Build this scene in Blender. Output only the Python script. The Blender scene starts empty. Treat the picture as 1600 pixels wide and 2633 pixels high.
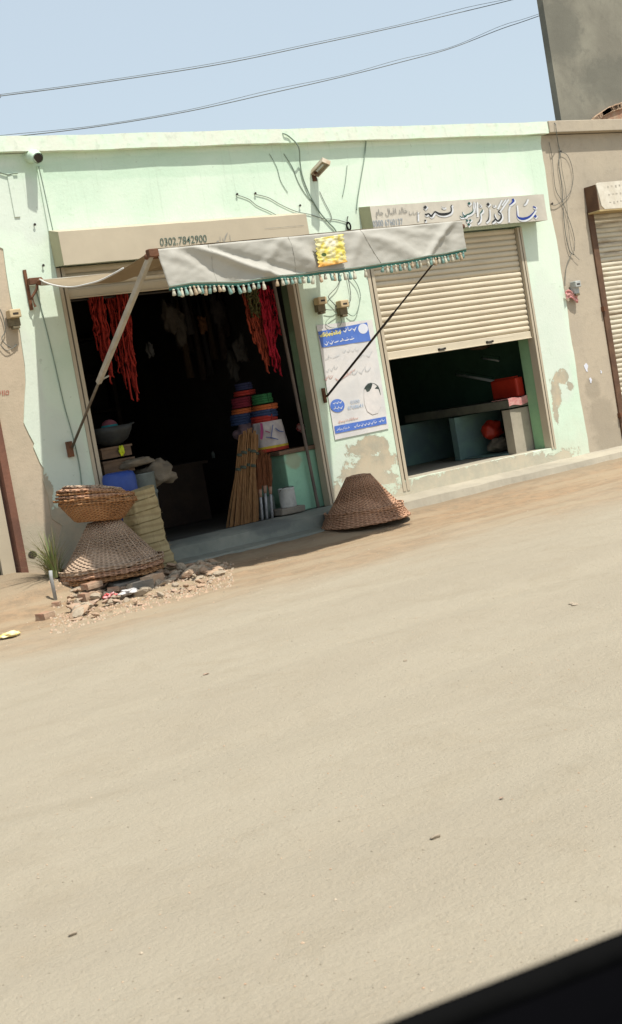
import bpy, math, random
from mathutils import Vector, Matrix, noise as mnoise
rnd = random.Random(7)
sc = bpy.context.scene
COL = sc.collection
# ------------------------------------------------------------------ camera
FPX, PW, PH = 3600.0, 1600.0, 2633.0
YAW, PITCH, ROLL = 0.62032, -0.073539, -0.170906
CAM = Vector((0.0, -12.2, 1.28))
fw = Vector((math.sin(YAW)*math.cos(PITCH), math.cos(YAW)*math.cos(PITCH), math.sin(PITCH)))
r0 = fw.cross(Vector((0, 0, 1))).normalized(); u0 = r0.cross(fw)
rt = r0*math.cos(ROLL)+u0*math.sin(ROLL); up = -r0*math.sin(ROLL)+u0*math.cos(ROLL)
cd = bpy.data.cameras.new('camera'); cam = bpy.data.objects.new('camera', cd); COL.objects.link(cam)
cd.sensor_fit = 'VERTICAL'; cd.sensor_height = 36; cd.lens = FPX/PH*36
cd.clip_start = 0.02; cd.clip_end = 2000
m = Matrix((rt, up, -fw)).transposed().to_4x4(); m.translation = CAM; cam.matrix_world = m
cd.dof.use_dof = True; cd.dof.focus_distance = 14.0; cd.dof.aperture_fstop = 13
sc.camera = cam
# ------------------------------------------------------------------ light
SUN = Vector((0.30, -1.0, 2.35)).normalized()
W = bpy.data.worlds.new('World'); sc.world = W; W.use_nodes = True
nt = W.node_tree; bg = nt.nodes['Background']
sky = nt.nodes.new('ShaderNodeTexSky'); sky.sky_type = 'NISHITA'; sky.sun_disc = False
sky.sun_elevation = math.asin(SUN.z); sky.sun_rotation = math.atan2(SUN.x, SUN.y)
sky.air_density = 1.0; sky.dust_density = 2.5; sky.ozone_density = 2.0
hz_ = nt.nodes.new('ShaderNodeMix'); hz_.data_type = 'RGBA'; hz_.inputs[0].default_value = 0.56      # pale dusty haze over the blue
nt.links.new(sky.outputs[0], hz_.inputs[6]); hz_.inputs[7].default_value = (5.45, 6.15, 6.35, 1)
nt.links.new(hz_.outputs[2], bg.inputs[0]); bg.inputs[1].default_value = 0.115
sd = bpy.data.lights.new('sun', 'SUN'); sd.energy = 4.3; sd.angle = math.radians(0.9); sd.color = (1.0, 0.95, 0.86)
so = bpy.data.objects.new('sun', sd); COL.objects.link(so); so.location = (5, -10, 20)
so.rotation_euler = (-SUN).to_track_quat('-Z', 'Y').to_euler()
sc.view_settings.view_transform = 'Standard'; sc.view_settings.look = 'None'
sc.view_settings.exposure = 0.40; sc.view_settings.gamma = 1.0

# ------------------------------------------------------------------ helpers
def ray(px, py):
    return rt*((px-PW/2)/FPX) - up*((py-PH/2)/FPX) + fw
def at(px, py, y=0.0):           # where a sight line meets the vertical plane at depth y
    d = ray(px, py); return CAM + d*((y-CAM.y)/d.y)
def ong(px, py, dz=0.0):         # where it meets the uneven ground
    z = 0.0
    for _ in range(6):
        p = onz(px, py, z); z = gz(p.x, p.y)
    return Vector((p.x, p.y, z+dz))
def onz(px, py, z):              # where it meets the level z
    d = ray(px, py); return CAM + d*((z-CAM.z)/d.z)
def wloc(o):
    v = Vector((0, 0, 0))
    while o is not None:
        v += o.location; o = o.parent
    return v
def tag(o, label=None, cat=None, group=None, kind=None):
    if label: o['label'] = label
    if cat: o['category'] = cat
    if group: o['group'] = group
    if kind: o['kind'] = kind
    return o
def thing(name, label, cat, loc=(0, 0, 0), group=None):
    o = bpy.data.objects.new(name, None); COL.objects.link(o); o.location = loc
    o.empty_display_size = 0.1
    return tag(o, label, cat, group)

class MB:
    def __init__(s): s.v = []; s.f = []; s.m = []; s.mi = 0
    def add(s, vs, fs):
        n = len(s.v); s.v += [Vector(p) for p in vs]; s.f += [[n+i for i in f] for f in fs]; s.m += [s.mi]*len(fs); return s
    def box(s, x0, x1, y0, y1, z0, z1):
        return s.add([(x, y, z) for z in (z0, z1) for y in (y0, y1) for x in (x0, x1)],
              [(0, 2, 3, 1), (4, 5, 7, 6), (0, 1, 5, 4), (2, 6, 7, 3), (0, 4, 6, 2), (1, 3, 7, 5)])
    def obox(s, c, ax, ay, az, hx, hy, hz):
        c = Vector(c); P = []
        for k in (-1, 1):
            for j in (-1, 1):
                for i in (-1, 1): P.append(c+ax*i*hx+ay*j*hy+az*k*hz)
        return s.add(P, [(0, 2, 3, 1), (4, 5, 7, 6), (0, 1, 5, 4), (2, 6, 7, 3), (0, 4, 6, 2), (1, 3, 7, 5)])
    def prism(s, poly, y0, y1):        # poly of (x,z), extruded along y
        n = len(poly)
        A = [(p[0], y0, p[1]) for p in poly]; B = [(p[0], y1, p[1]) for p in poly]
        return s.add(A+B, [tuple(range(n)), tuple(range(2*n-1, n-1, -1))]+[(i, i+n, (i+1) % n+n, (i+1) % n) for i in range(n)])
    def tube(s, pts, r, n=6, cap=True):
        pts = [Vector(p) for p in pts]; N = len(pts); rs = r if isinstance(r, (list, tuple)) else [r]*N
        ref = Vector((0, 0, 1)); V = []
        for i, p in enumerate(pts):
            d = (pts[min(i+1, N-1)]-pts[max(i-1, 0)]);
            if d.length < 1e-9: d = Vector((0, 0, 1))
            d.normalize()
            a = d.cross(ref)
            if a.length < 0.15: a = d.cross(Vector((1, 0, 0)))
            a.normalize(); b = d.cross(a)
            for k in range(n):
                t = 2*math.pi*k/n; V.append(p+(a*math.cos(t)+b*math.sin(t))*rs[i])
        F = [(i*n+k, i*n+(k+1) % n, (i+1)*n+(k+1) % n, (i+1)*n+k) for i in range(N-1) for k in range(n)]
        if cap: F += [tuple(range(n-1, -1, -1)), tuple(range((N-1)*n, N*n))]
        return s.add(V, F)
    def lathe(s, prof, c=(0, 0, 0), n=32, wob=0.0, sx=1.0, sy=1.0):   # prof of (r,z)
        c = Vector(c); V = []
        for r, z in prof:
            for k in range(n):
                t = 2*math.pi*k/n; q = 1+(wob*mnoise.noise(Vector((math.cos(t)*1.5, math.sin(t)*1.5, z*4+c.x))) if wob else 0)
                V.append(c+Vector((r*q*math.cos(t)*sx, r*q*math.sin(t)*sy, z)))
        F = [(i*n+k, i*n+(k+1) % n, (i+1)*n+(k+1) % n, (i+1)*n+k) for i in range(len(prof)-1) for k in range(n)]
        return s.add(V, F)
    def torus(s, c, R, r, n=28, k=8, sy=1.0):
        V = []; c = Vector(c)
        for i in range(n):
            a = 2*math.pi*i/n
            for j in range(k):
                b = 2*math.pi*j/k; V.append(c+Vector(((R+r*math.cos(b))*math.cos(a), (R+r*math.cos(b))*math.sin(a)*sy, r*math.sin(b))))
        return s.add(V, [(i*k+j, ((i+1) % n)*k+j, ((i+1) % n)*k+(j+1) % k, i*k+(j+1) % k) for i in range(n) for j in range(k)])
    def grid(s, fn, nu, nv):
        V = [fn(i/nu, j/nv) for j in range(nv+1) for i in range(nu+1)]
        return s.add(V, [(j*(nu+1)+i, j*(nu+1)+i+1, (j+1)*(nu+1)+i+1, (j+1)*(nu+1)+i) for j in range(nv) for i in range(nu)])
    def build(s, name, mat, parent=None, smooth=False, bevel=0, jitter=0, solid=0):
        off = wloc(parent) if parent else Vector((0, 0, 0))
        me = bpy.data.meshes.new(name)
        vs = [p-off for p in s.v]
        if jitter: vs = [p+Vector(mnoise.noise_vector(p*5))*jitter for p in vs]
        me.from_pydata(vs, [], s.f); me.update()
        for mm in (mat if isinstance(mat, (list, tuple)) else [mat]): me.materials.append(mm)
        if isinstance(mat, (list, tuple)): me.polygons.foreach_set('material_index', s.m)
        if smooth: me.polygons.foreach_set('use_smooth', [True]*len(me.polygons))
        o = bpy.data.objects.new(name, me); COL.objects.link(o)
        if parent: o.parent = parent
        if solid:
            md = o.modifiers.new('s', 'SOLIDIFY'); md.thickness = solid; md.offset = 0
        if bevel:
            md = o.modifiers.new('b', 'BEVEL'); md.width = bevel; md.segments = 2; md.limit_method = 'ANGLE'
        return o

def copy_tree(o, parent=None):
    c = o.copy(); COL.objects.link(c)
    if parent: c.parent = parent
    for ch in list(o.children): copy_tree(ch, c)
    return c

# ------------------------------------------------------------------ materials
class NT:
    def __init__(s, name):
        s.mat = bpy.data.materials.new(name); s.mat.use_nodes = True; s.t = s.mat.node_tree
        s.b = s.t.nodes['Principled BSDF']
    def n(s, typ, **kw):
        q = s.t.nodes.new(typ)
        for k, v in kw.items(): setattr(q, k, v)
        return q
    def l(s, a, b): s.t.links.new(a, b)
    def pos(s):
        if not hasattr(s, '_p'): s._p = s.n('ShaderNodeNewGeometry').outputs['Position']
        return s._p
    def ob(s):
        if not hasattr(s, '_o'): s._o = s.n('ShaderNodeTexCoord').outputs['Object']
        return s._o
    def mapped(s, src, sc_): 
        v = s.n('ShaderNodeVectorMath', operation='MULTIPLY'); s.l(src, v.inputs[0]); v.inputs[1].default_value = sc_; return v.outputs[0]
    def noise(s, src, scale, detail=4, rough=.55, dist=0.0):
        q = s.n('ShaderNodeTexNoise'); q.inputs['Scale'].default_value = scale; q.inputs['Detail'].default_value = detail
        q.inputs['Roughness'].default_value = rough; q.inputs['Distortion'].default_value = dist; s.l(src, q.inputs['Vector']); return q.outputs['Fac']
    def math(s, op, a, b=0.0, clamp=False):
        q = s.n('ShaderNodeMath', operation=op); q.use_clamp = clamp
        for i, x in enumerate((a, b)):
            if isinstance(x, (int, float)): q.inputs[i].default_value = x
            else: s.l(x, q.inputs[i])
        return q.outputs[0]
    def step(s, x, lo, hi):
        q = s.n('ShaderNodeMapRange', interpolation_type='SMOOTHSTEP'); s.l(x, q.inputs[0])
        q.inputs[1].default_value = lo; q.inputs[2].default_value = hi; return q.outputs[0]
    def mix(s, fac, a, b, mode='MIX'):
        q = s.n('ShaderNodeMix', data_type='RGBA', blend_type=mode)
        for i, x in ((0, fac), (6, a), (7, b)):
            if isinstance(x, (int, float)): q.inputs[i].default_value = x
            elif isinstance(x, tuple): q.inputs[i].default_value = x+(1,) if len(x) == 3 else x
            else: s.l(x, q.inputs[i])
        return q.outputs[2]
    def bump(s, h, strength, dist=0.01):
        q = s.n('ShaderNodeBump'); q.inputs['Strength'].default_value = strength; q.inputs['Distance'].default_value = dist
        s.l(h, q.inputs['Height']); s.l(q.outputs[0], s.b.inputs['Normal'])
    def fin(s, col, rough=.85, metal=0, spec=.3):
        if isinstance(col, tuple): s.b.inputs['Base Color'].default_value = col+(1,)
        else: s.l(col, s.b.inputs['Base Color'])
        s.b.inputs['Roughness'].default_value = rough; s.b.inputs['Metallic'].default_value = metal
        s.b.inputs['Specular IOR Level'].default_value = spec
        return s.mat
def sc3(c, k): return tuple(min(1, x*k) for x in c)
def mk(name, col, col2=None, scale=3, rough=.85, bump=.3, bs=25, metal=0, spec=.3, lo=.35, hi=.65, stretch=(1, 1, 1), dist=.01):
    t = NT(name); c2 = col2 or sc3(col, .72)
    src = t.mapped(t.ob(), stretch)
    n1 = t.noise(src, scale, 6, .6); n2 = t.noise(src, bs, 4)
    c = t.mix(t.step(n1, lo, hi), col, c2)
    c = t.mix(t.math('MULTIPLY', n2, .35), c, sc3(col, .6))
    if bump: t.bump(n2, bump, dist)
    return t.fin(c, rough, metal, spec)

def blobs(t, lst):
    out = None
    for (x, z, rx, rz) in lst:
        v = t.n('ShaderNodeVectorMath', operation='SUBTRACT'); t.l(t.pos(), v.inputs[0]); v.inputs[1].default_value = (x, 0, z)
        w = t.n('ShaderNodeVectorMath', operation='MULTIPLY'); t.l(v.outputs[0], w.inputs[0]); w.inputs[1].default_value = (1/rx, 0, 1/rz)
        l = t.n('ShaderNodeVectorMath', operation='LENGTH'); t.l(w.outputs[0], l.inputs[0])
        q = t.math('SUBTRACT', 1.0, l.outputs['Value'], True)
        out = q if out is None else t.math('MAXIMUM', out, q)
    return out

def green_wall():
    t = NT('mint_limewash')
    p = t.pos()
    big = t.noise(p, .9, 3); mid = t.noise(p, 3.2, 8, .65); fine = t.noise(p, 34, 6, .7)
    c = t.mix(t.step(big, .38, .62), (.67, .76, .645), (.58, .71, .58))
    wash = t.noise(t.mapped(p, (1.3, 1, .8)), 2.3, 7, .62, .4)
    c = t.mix(t.math('MULTIPLY', t.step(wash, .50, .68), .40), c, (.70, .79, .66))
    # white-grey bloom on the piers
    bl = blobs(t, [(12.75, 1.7, .45, 1.1), (12.8, 1.15, .3, .5), (5.95, 1.2, .35, .7), (5.75, 1.9, .2, .9), (5.9, 3.7, .5, .5), (6.1, 3.5, .25, .4), (9.5, .55, .6, .5)])
    b2 = t.step(t.math('ADD', bl, t.math('MULTIPLY', mid, .7)), .5, .85)
    c = t.mix(t.math('MULTIPLY', b2, .65), c, (.62, .66, .60))
    # faint darker green band under the ledge and hairline trails
    st = t.noise(t.mapped(p, (5.0, 1, .45)), 1.6, 6, .6)
    c = t.mix(t.math('MULTIPLY', t.step(st, .58, .74), .28), c, (.40, .52, .40))
    bl3 = blobs(t, [(8.1, 3.93, 3.2, .17), (10.9, 3.98, 2.4, .09), (7.4, 3.95, 1.0, .12)])
    b3 = t.step(t.math('ADD', bl3, t.math('MULTIPLY', mid, .5)), .42, .62)
    c = t.mix(t.math('MULTIPLY', b3, .35), c, (.42, .60, .45))
    # bare render where the paint has gone
    pl = blobs(t, [(9.62, .74, .42, .16), (9.62, .52, .55, .20), (9.35, .42, .3, .2), (9.85, .62, .12, .3), (12.82, 1.12, .17, .16), (12.68, .94, .12, .28),
                   (12.62, .72, .07, .25), (10.0, .10, .4, .10), (11.2, .16, 2.1, .22), (5.75, .45, .5, .5), (5.72, 0.9, .10, .3), (12.6, .15, .3, .1), (6.02, .45, .30, .42), (9.12, .3, .1, .2),
                   (9.8, .35, .25, .10), (12.95, 1.0, .1, .1)])
    pn = t.noise(p, 6.5, 10, .74, .5)
    pf = t.math('ADD', pl, t.math('MULTIPLY', pn, 1.9))
    pe = t.math('MULTIPLY', t.step(pf, 1.25, 1.28), t.step(pl, .0, .08))
    bare = t.mix(t.step(mid, .38, .6), (.50, .40, .29), (.38, .33, .26))
    edge = t.math('MULTIPLY', t.step(pf, 1.13, 1.24), t.math('SUBTRACT', 1.0, pe))
    c = t.mix(t.math('MULTIPLY', edge, .3), c, (.42, .50, .40))
    c = t.mix(pe, c, bare)
    sz = t.n('ShaderNodeSeparateXYZ'); t.l(p, sz.inputs[0])
    du = t.step(t.math('ADD', sz.outputs['Z'], t.math('MULTIPLY', mid, 1.1)), 1.35, .55)
    c = t.mix(t.math('MULTIPLY', du, .45), c, (.55, .50, .40))
    dr = t.noise(t.mapped(p, (14.0, 1, .5)), 1.5, 5, .65)
    dz_ = t.math('MULTIPLY', t.step(dr, .56, .70), t.step(t.math('ADD', sz.outputs['Z'], t.math('MULTIPLY', mid, .9)), 3.5, 4.4))
    c = t.mix(t.math('MULTIPLY', dz_, .40), c, (.36, .42, .34))
    cr = t.noise(t.mapped(p, (1, 1, 2.2)), 3.0, 8, .7, 1.2)
    ck = t.math('SUBTRACT', 1.0, t.step(t.math('ABSOLUTE', t.math('SUBTRACT', cr, .5)), .0, .008))
    c = t.mix(t.math('MULTIPLY', t.math('MULTIPLY', ck, t.step(big, .5, .6)), .35), c, (.36, .42, .34))
    sp = t.noise(p, 16, 3, .5)
    c = t.mix(t.math('MULTIPLY', t.step(sp, .70, .73), .35), c, (.33, .36, .30))
    c = t.mix(t.math('MULTIPLY', fine, .22), c, (.42, .58, .44))
    h = t.math('SUBTRACT', t.math('MULTIPLY', fine, .35), t.math('MULTIPLY', pe, .8))
    h = t.math('ADD', h, t.math('MULTIPLY', mid, .9))
    t.bump(h, .45, .012)
    return t.fin(c, .92, 0, .15)
def parapet_mat():
    t = NT('weathered_parapet'); p = t.pos()
    a = t.noise(t.mapped(p, (1.6, 1, 1.2)), 2.2, 8, .65, .5); b = t.noise(p, 12, 6, .6)
    c = t.mix(t.step(a, .42, .58), (.64, .78, .62), (.66, .70, .60))
    c = t.mix(t.math('MULTIPLY', t.step(b, .52, .68), .5), c, (.46, .52, .44))
    t.bump(b, .5, .01); return t.fin(c, .95, 0, .1)
def ground_mat():
    t = NT('dusty_earth'); p = t.pos()
    sp = t.n('ShaderNodeSeparateXYZ'); t.l(p, sp.inputs[0])
    a = t.noise(t.mapped(p, (.5, 1.2, 1)), 1.1, 7, .6, .3); b = t.noise(p, 9, 8, .7); f = t.noise(p, 60, 5, .7)
    str_ = t.noise(t.mapped(p, (.35, 3.0, 1)), 1.3, 6, .6, .2)
    c = t.mix(t.step(a, .35, .65), (.372, .328, .252), (.350, .306, .234))
    c = t.mix(t.math('MULTIPLY', t.step(str_, .40, .8), .18), c, (.315, .27, .195))
    yy = t.math('ADD', sp.outputs['Y'], t.math('MULTIPLY', t.math('SUBTRACT', a, .5), 2.6))
    band = t.step(yy, -4.3, -1.3)
    bc = t.mix(t.step(b, .4, .62), (.36, .245, .150), (.27, .195, .125))
    bc = t.mix(t.step(str_, .42, .64), bc, (.37, .285, .19))
    c = t.mix(band, c, bc)
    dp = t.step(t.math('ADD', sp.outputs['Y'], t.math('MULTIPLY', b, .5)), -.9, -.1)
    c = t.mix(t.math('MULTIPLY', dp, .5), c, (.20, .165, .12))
    spk = t.noise(p, 26, 2, .5); c = t.mix(t.math('MULTIPLY', t.step(spk, .70, .76), .25), c, (.24, .20, .15))
    spk2 = t.noise(p, 19, 2, .5); c = t.mix(t.math('MULTIPLY', t.step(spk2, .74, .80), .25), c, (.47, .42, .33))
    c = t.mix(t.math('MULTIPLY', f, .30), c, (.28, .24, .17))
    md = t.noise(p, 2.6, 9, .75, .8); c = t.mix(t.math('MULTIPLY', t.step(md, .48, .66), .22), c, (.27, .225, .155))
    t.bump(t.math('ADD', t.math('MULTIPLY', b, 1.0), t.math('MULTIPLY', f, .6)), .65, .035)
    return t.fin(c, .97, 0, .1)
def cement(name, c1, c2, blobl=None, bc=(.3, .26, .2)):
    t = NT(name); p = t.pos()
    a = t.noise(p, 1.3, 6, .6, .3); b = t.noise(p, 9, 8, .65); f = t.noise(p, 60, 4)
    c = t.mix(t.step(a, .35, .65), c1, c2)
    c = t.mix(t.math('MULTIPLY', t.step(b, .5, .75), .35), c, sc3(c2, .65))
    if blobl:
        q = t.step(t.math('ADD', blobs(t, blobl), t.math('MULTIPLY', b, .8)), .5, .9)
        c = t.mix(t.math('MULTIPLY', q, .6), c, bc)
    c = t.mix(t.math('MULTIPLY', f, .2), c, sc3(c2, .5))
    t.bump(t.math('ADD', b, t.math('MULTIPLY', f, .4)), .4, .01); return t.fin(c, .93, 0, .15)
def wicker(name, ca, cb):
    t = NT(name); o = t.ob()
    sp = t.n('ShaderNodeSeparateXYZ'); t.l(o, sp.inputs[0])
    ang = t.math('ARCTAN2', sp.outputs['Y'], sp.outputs['X'])
    n0 = t.noise(o, 6, 3)
    zz = t.math('ADD', sp.outputs['Z'], t.math('MULTIPLY', n0, .02))
    rows = t.math('SINE', t.math('MULTIPLY', zz, 260.0))
    ribs = t.math('SINE', t.math('MULTIPLY', ang, 30.0))
    wv = t.math('MULTIPLY', rows, ribs)
    rib = t.step(t.math('ABSOLUTE', t.math('SINE', t.math('MULTIPLY', ang, 15.0))), .0, .25)
    n1 = t.noise(o, 14, 6, .7); n2 = t.noise(t.mapped(o, (1, 1, 8)), 12, 3)
    c = t.mix(t.step(n1, .35, .65), ca, cb)
    c = t.mix(t.step(wv, -1.0, -.2), sc3(cb, .55), c)
    c = t.mix(t.math('MULTIPLY', n2, .5), c, sc3(ca, 1.25))
    h = t.math('ADD', wv, t.math('MULTIPLY', n1, .8)); t.bump(h, .9, .012)
    return t.fin(c, .85, 0, .2)

M = {}
M['green'] = green_wall(); M['parapet'] = parapet_mat(); M['ground'] = ground_mat()
M['beige_r'] = cement('beige_cement', (.47, .405, .31), (.42, .365, .285), [(13.45, .55, .35, .35), (13.35, .9, .2, .2), (13.6, .25, .5, .25)])
M['beige_l'] = cement('beige_render', (.53, .44, .33), (.47, .40, .30), [(5.5, .45, .35, .3)], (.42, .40, .31))
M['grey_b'] = cement('grey_cement', (.27, .26, .21), (.20, .19, .155), [(15.6, 4.9, 1.6, .5), (14.3, 5.6, .6, .6)], (.13, .13, .11))
M['concrete'] = cement('concrete', (.42, .38, .30), (.33, .30, .24))
M['step'] = cement('step_cement', (.27, .28, .24), (.17, .19, .17), [(8.0, .15, .4, .1)], (.10, .11, .11))
M['darkwall'] = cement('shade_dark_wall', (.055, .050, .045), (.034, .032, .029))  # near-black colour puts the shop's inner shade into walls and ceiling
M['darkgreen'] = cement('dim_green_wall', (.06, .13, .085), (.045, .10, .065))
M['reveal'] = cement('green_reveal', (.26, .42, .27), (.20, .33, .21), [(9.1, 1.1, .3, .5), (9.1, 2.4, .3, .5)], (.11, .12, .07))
M['mint'] = cement('mint_plaster', (.33, .60, .43), (.28, .52, .38), [(8.7, .75, .15, .12)], (.35, .30, .2))
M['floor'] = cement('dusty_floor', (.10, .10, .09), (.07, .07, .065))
M['box'] = mk('cream_sheet_metal', (.50, .435, .325), (.46, .40, .30), 1.2, .55, .08, 8)
M['boxside'] = mk('olive_sheet_metal', (.42, .40, .26), (.36, .34, .22), 2, .6, .1, 12)
M['signface'] = mk('painted_sign_sheet', (.57, .53, .45), (.48, .45, .385), 2.5, .6, .1, 10)
def slatmat(name, c, rust, ruststr, lo=.55, hi=.72):
    t = NT(name); p = t.pos()
    a = t.noise(t.mapped(p, (.7, 1, 6)), 2.0, 7, .65); b = t.noise(p, 30, 5); e = t.noise(p, 1.5, 3)
    q = t.mix(t.step(e, .35, .65), c, sc3(c, .9))
    q = t.mix(t.math('MULTIPLY', t.step(a, lo, hi), ruststr), q, rust)
    q = t.mix(t.math('MULTIPLY', b, .2), q, sc3(c, .55)); t.bump(b, .12, .005)
    return t.fin(q, .5, .0, .4)
M['slat'] = slatmat('cream_slats', (.60, .53, .40), (.33, .26, .17), .42)
M['slat_r'] = slatmat('rusty_slats', (.60, .55, .43), (.25, .18, .11), .7, .47, .66)
M['rust'] = mk('rusty_iron', (.19, .085, .045), (.10, .05, .03), 9, .9, .5, 40)
M['brownframe'] = mk('brown_painted_frame', (.15, .085, .05), (.10, .055, .035), 5, .8, .3, 30)
M['redframe'] = mk('maroon_frame', (.22, .10, .065), (.14, .07, .05), 4, .8, .3, 30)
M['black'] = mk('black_rubber', (.004, .004, .0045), (.006, .006, .006), 3, 1.0, .2, 60, spec=.0)
M['blackgloss'] = mk('black_lining', (.0015, .0015, .002), (.0025, .0025, .003), 3, 1.0, .0, 30, spec=.0)
M['dark'] = mk('dark_metal', (.035, .03, .028), (.05, .04, .03), 8, .6, .2, 30)
M['cablegrey'] = mk('grey_cable', (.17, .18, .16), (.12, .12, .11), 10, .7, 0)
M['cablegreen'] = mk('dusty_green_cable', (.25, .33, .27), (.2, .25, .2), 10, .7, 0)
M['armtube'] = mk('pale_painted_tube', (.46, .43, .36), (.36, .33, .27), 8, .6, .2, 30)
M['armrod'] = mk('worn_rod', (.17, .14, .10), (.10, .08, .06), 8, .6, .3, 30)
def clothmat(nm='grey_canvas', k=(1, 1, 1), tl=.16):
    t = NT(nm); o = t.pos()
    a = t.noise(o, 1.8, 6, .6); w = t.noise(o, 160, 2)
    c = t.mix(t.step(a, .35, .7), (.55*k[0], .535*k[1], .48*k[2]), (.47*k[0], .46*k[1], .41*k[2])); c = t.mix(t.math('MULTIPLY', w, .3), c, (.30*k[0], .29*k[1], .26*k[2]))
    t.bump(t.math('ADD', t.math('MULTIPLY', w, .3), a), .35, .01)
    m_ = t.fin(c, .95, 0, .1)
    tr = t.n('ShaderNodeBsdfTranslucent'); tr.inputs[0].default_value = (.40, .27, .12, 1)
    mx = t.n('ShaderNodeMixShader'); mx.inputs[0].default_value = tl
    out = t.t.nodes['Material Output']; t.l(t.b.outputs[0], mx.inputs[1]); t.l(tr.outputs[0], mx.inputs[2]); t.l(mx.outputs[0], out.inputs[0])
    return m_
M['canvas'] = clothmat(); M['canvas_top'] = clothmat('shade_browned_canvas', (.62, .52, .40), .2)  # canopy copy is browner: the shaded underside is put into its colour
M['trim'] = mk('green_trim', (.06, .20, .15), (.04, .13, .11), 8, .9, .2, 60)
M['cream_t'] = mk('cream_yarn', (.62, .59, .47), (.5, .47, .37), 30, .95, .5, 90)
M['teal_t'] = mk('teal_yarn', (.27, .42, .37), (.18, .32, .29), 30, .95, .5, 90)
M['orange_t'] = mk('peach_yarn', (.58, .44, .30), (.48, .38, .26), 30, .95, .5, 90)
def goldmat():
    t = NT('crumpled_gold_foil'); p = t.pos(); a = t.noise(p, 14, 4, .6, .5); sp = t.n('ShaderNodeSeparateXYZ'); t.l(p, sp.inputs[0])
    z = t.math('ADD', sp.outputs['Z'], t.math('MULTIPLY', a, .05))
    c = t.mix(t.step(a, .4, .6), (.70, .58, .10), (.66, .61, .34))
    c = t.mix(t.step(z, 2.54, 2.50), c, (.75, .38, .08))
    blk = blobs(t, [(7.52, 2.56, .035, .02)])
    c = t.mix(t.step(blk, .05, .3), c, (.06, .10, .02))
    wt = blobs(t, [(7.62, 2.66, .09, .055)]); c = t.mix(t.math('MULTIPLY', t.step(wt, .1, .5), .7), c, (.78, .76, .66))
    t.bump(a, .5, .02); return t.fin(c, .38, .15, .5)
M['gold'] = goldmat()
M['w1'] = wicker('weathered_wicker', (.50, .37, .265), (.39, .275, .195))
M['w2'] = wicker('reddish_wicker', (.46, .25, .12), (.34, .165, .075))
M['w3'] = wicker('brown_wicker', (.52, .31, .20), (.40, .225, .14))
def matmat():
    t = NT('straw_matting'); o = t.ob(); sp = t.n('ShaderNodeSeparateXYZ'); t.l(o, sp.inputs[0])
    a = t.noise(o, 9, 5); row = t.math('SINE', t.math('MULTIPLY', t.math('ADD', sp.outputs['Z'], t.math('MULTIPLY', a, .03)), 62.0))
    f = t.noise(t.mapped(o, (1, 1, .15)), 60, 4)
    c = t.mix(t.step(a, .35, .65), (.52, .43, .25), (.44, .36, .20)); c = t.mix(t.math('MULTIPLY', t.step(row, .5, .95), .4), c, (.2, .15, .08))
    c = t.mix(t.math('MULTIPLY', f, .5), c, (.24, .18, .09)); t.bump(t.math('SUBTRACT', f, row), .6, .01); return t.fin(c, .9, 0, .15)
M['straw'] = matmat()
M['red'] = mk('red_rope', (.42, .035, .022), (.27, .02, .015), 14, .8, .5, 90)
M['crimson'] = mk('crimson_rope', (.50, .015, .045), (.36, .012, .03), 14, .8, .5, 90)
M['orangered'] = mk('orange_red_rope', (.42, .075, .035), (.28, .05, .03), 14, .8, .5, 90)
M['olive'] = mk('olive_net', (.13, .12, .045), (.08, .075, .03), 14, .8, .5, 90)
M['reed'] = mk('reed_sticks', (.30, .165, .07), (.20, .10, .04), 9, .75, .4, 60, stretch=(6, 6, .6))
M['brush'] = mk('brown_bristle', (.22, .085, .035), (.15, .055, .025), 20, .95, .8, 90, stretch=(5, 5, .8))
M['silver'] = mk('silver_wrapped_handle', (.36, .37, .38), (.16, .17, .19), 22, .4, .3, 60, spec=.5)
M['bgreen'] = mk('green_rope', (.03, .17, .06), (.02, .11, .04), 20, .7, .5, 70)
M['borange'] = mk('orange_rope', (.50, .13, .035), (.36, .09, .03), 20, .7, .5, 70)
M['bnavy'] = mk('navy_rope', (.035, .06, .15), (.02, .04, .10), 20, .7, .5, 70)
M['bred'] = mk('scarlet_rope', (.40, .035, .025), (.26, .025, .02), 20, .7, .5, 70)
M['bluedrum'] = mk('blue_plastic', (.035, .085, .36), (.03, .07, .30), 6, .5, .1, 20, spec=.4)
M['tealp'] = mk('dark_teal_plastic', (.03, .09, .085), (.02, .06, .06), 6, .6, .1, 20)
M['tin'] = mk('dull_tin', (.20, .235, .22), (.14, .165, .16), 7, .6, .2, 30, metal=.1)
M['whitetin'] = mk('white_paint_tin', (.55, .56, .54), (.36, .37, .36), 9, .6, .2, 30)
M['sack'] = mk('grey_sackcloth', (.25, .21, .155), (.17, .145, .11), 9, .95, .7, 120)
M['wood'] = mk('dirty_wood', (.19, .125, .08), (.12, .08, .055), 5, .85, .4, 40, stretch=(1, 1, 6))
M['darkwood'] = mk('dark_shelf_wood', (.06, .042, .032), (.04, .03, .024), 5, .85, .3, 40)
M['iron'] = mk('blackened_iron', (.05, .055, .055), (.035, .037, .037), 8, .55, .2, 40, metal=.2)
M['yellow'] = mk('lime_yellow_wrap', (.62, .70, .02), (.45, .55, .02), 30, .6, .3, 60)
M['pink'] = mk('pink_cloth', (.55, .22, .21), (.62, .36, .33), 14, .9, .4, 50)
M['redbox'] = mk('red_plastic', (.42, .030, .012), (.34, .022, .010), 5, .5, .1, 20, spec=.4)
M['whitep'] = mk('white_plastic', (.62, .60, .58), (.45, .44, .44), 20, .4, .2, 50, spec=.5)
M['redp'] = mk('red_wrapper', (.55, .06, .06), (.65, .4, .38), 22, .45, .2, 50, lo=.45, hi=.55)
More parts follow.
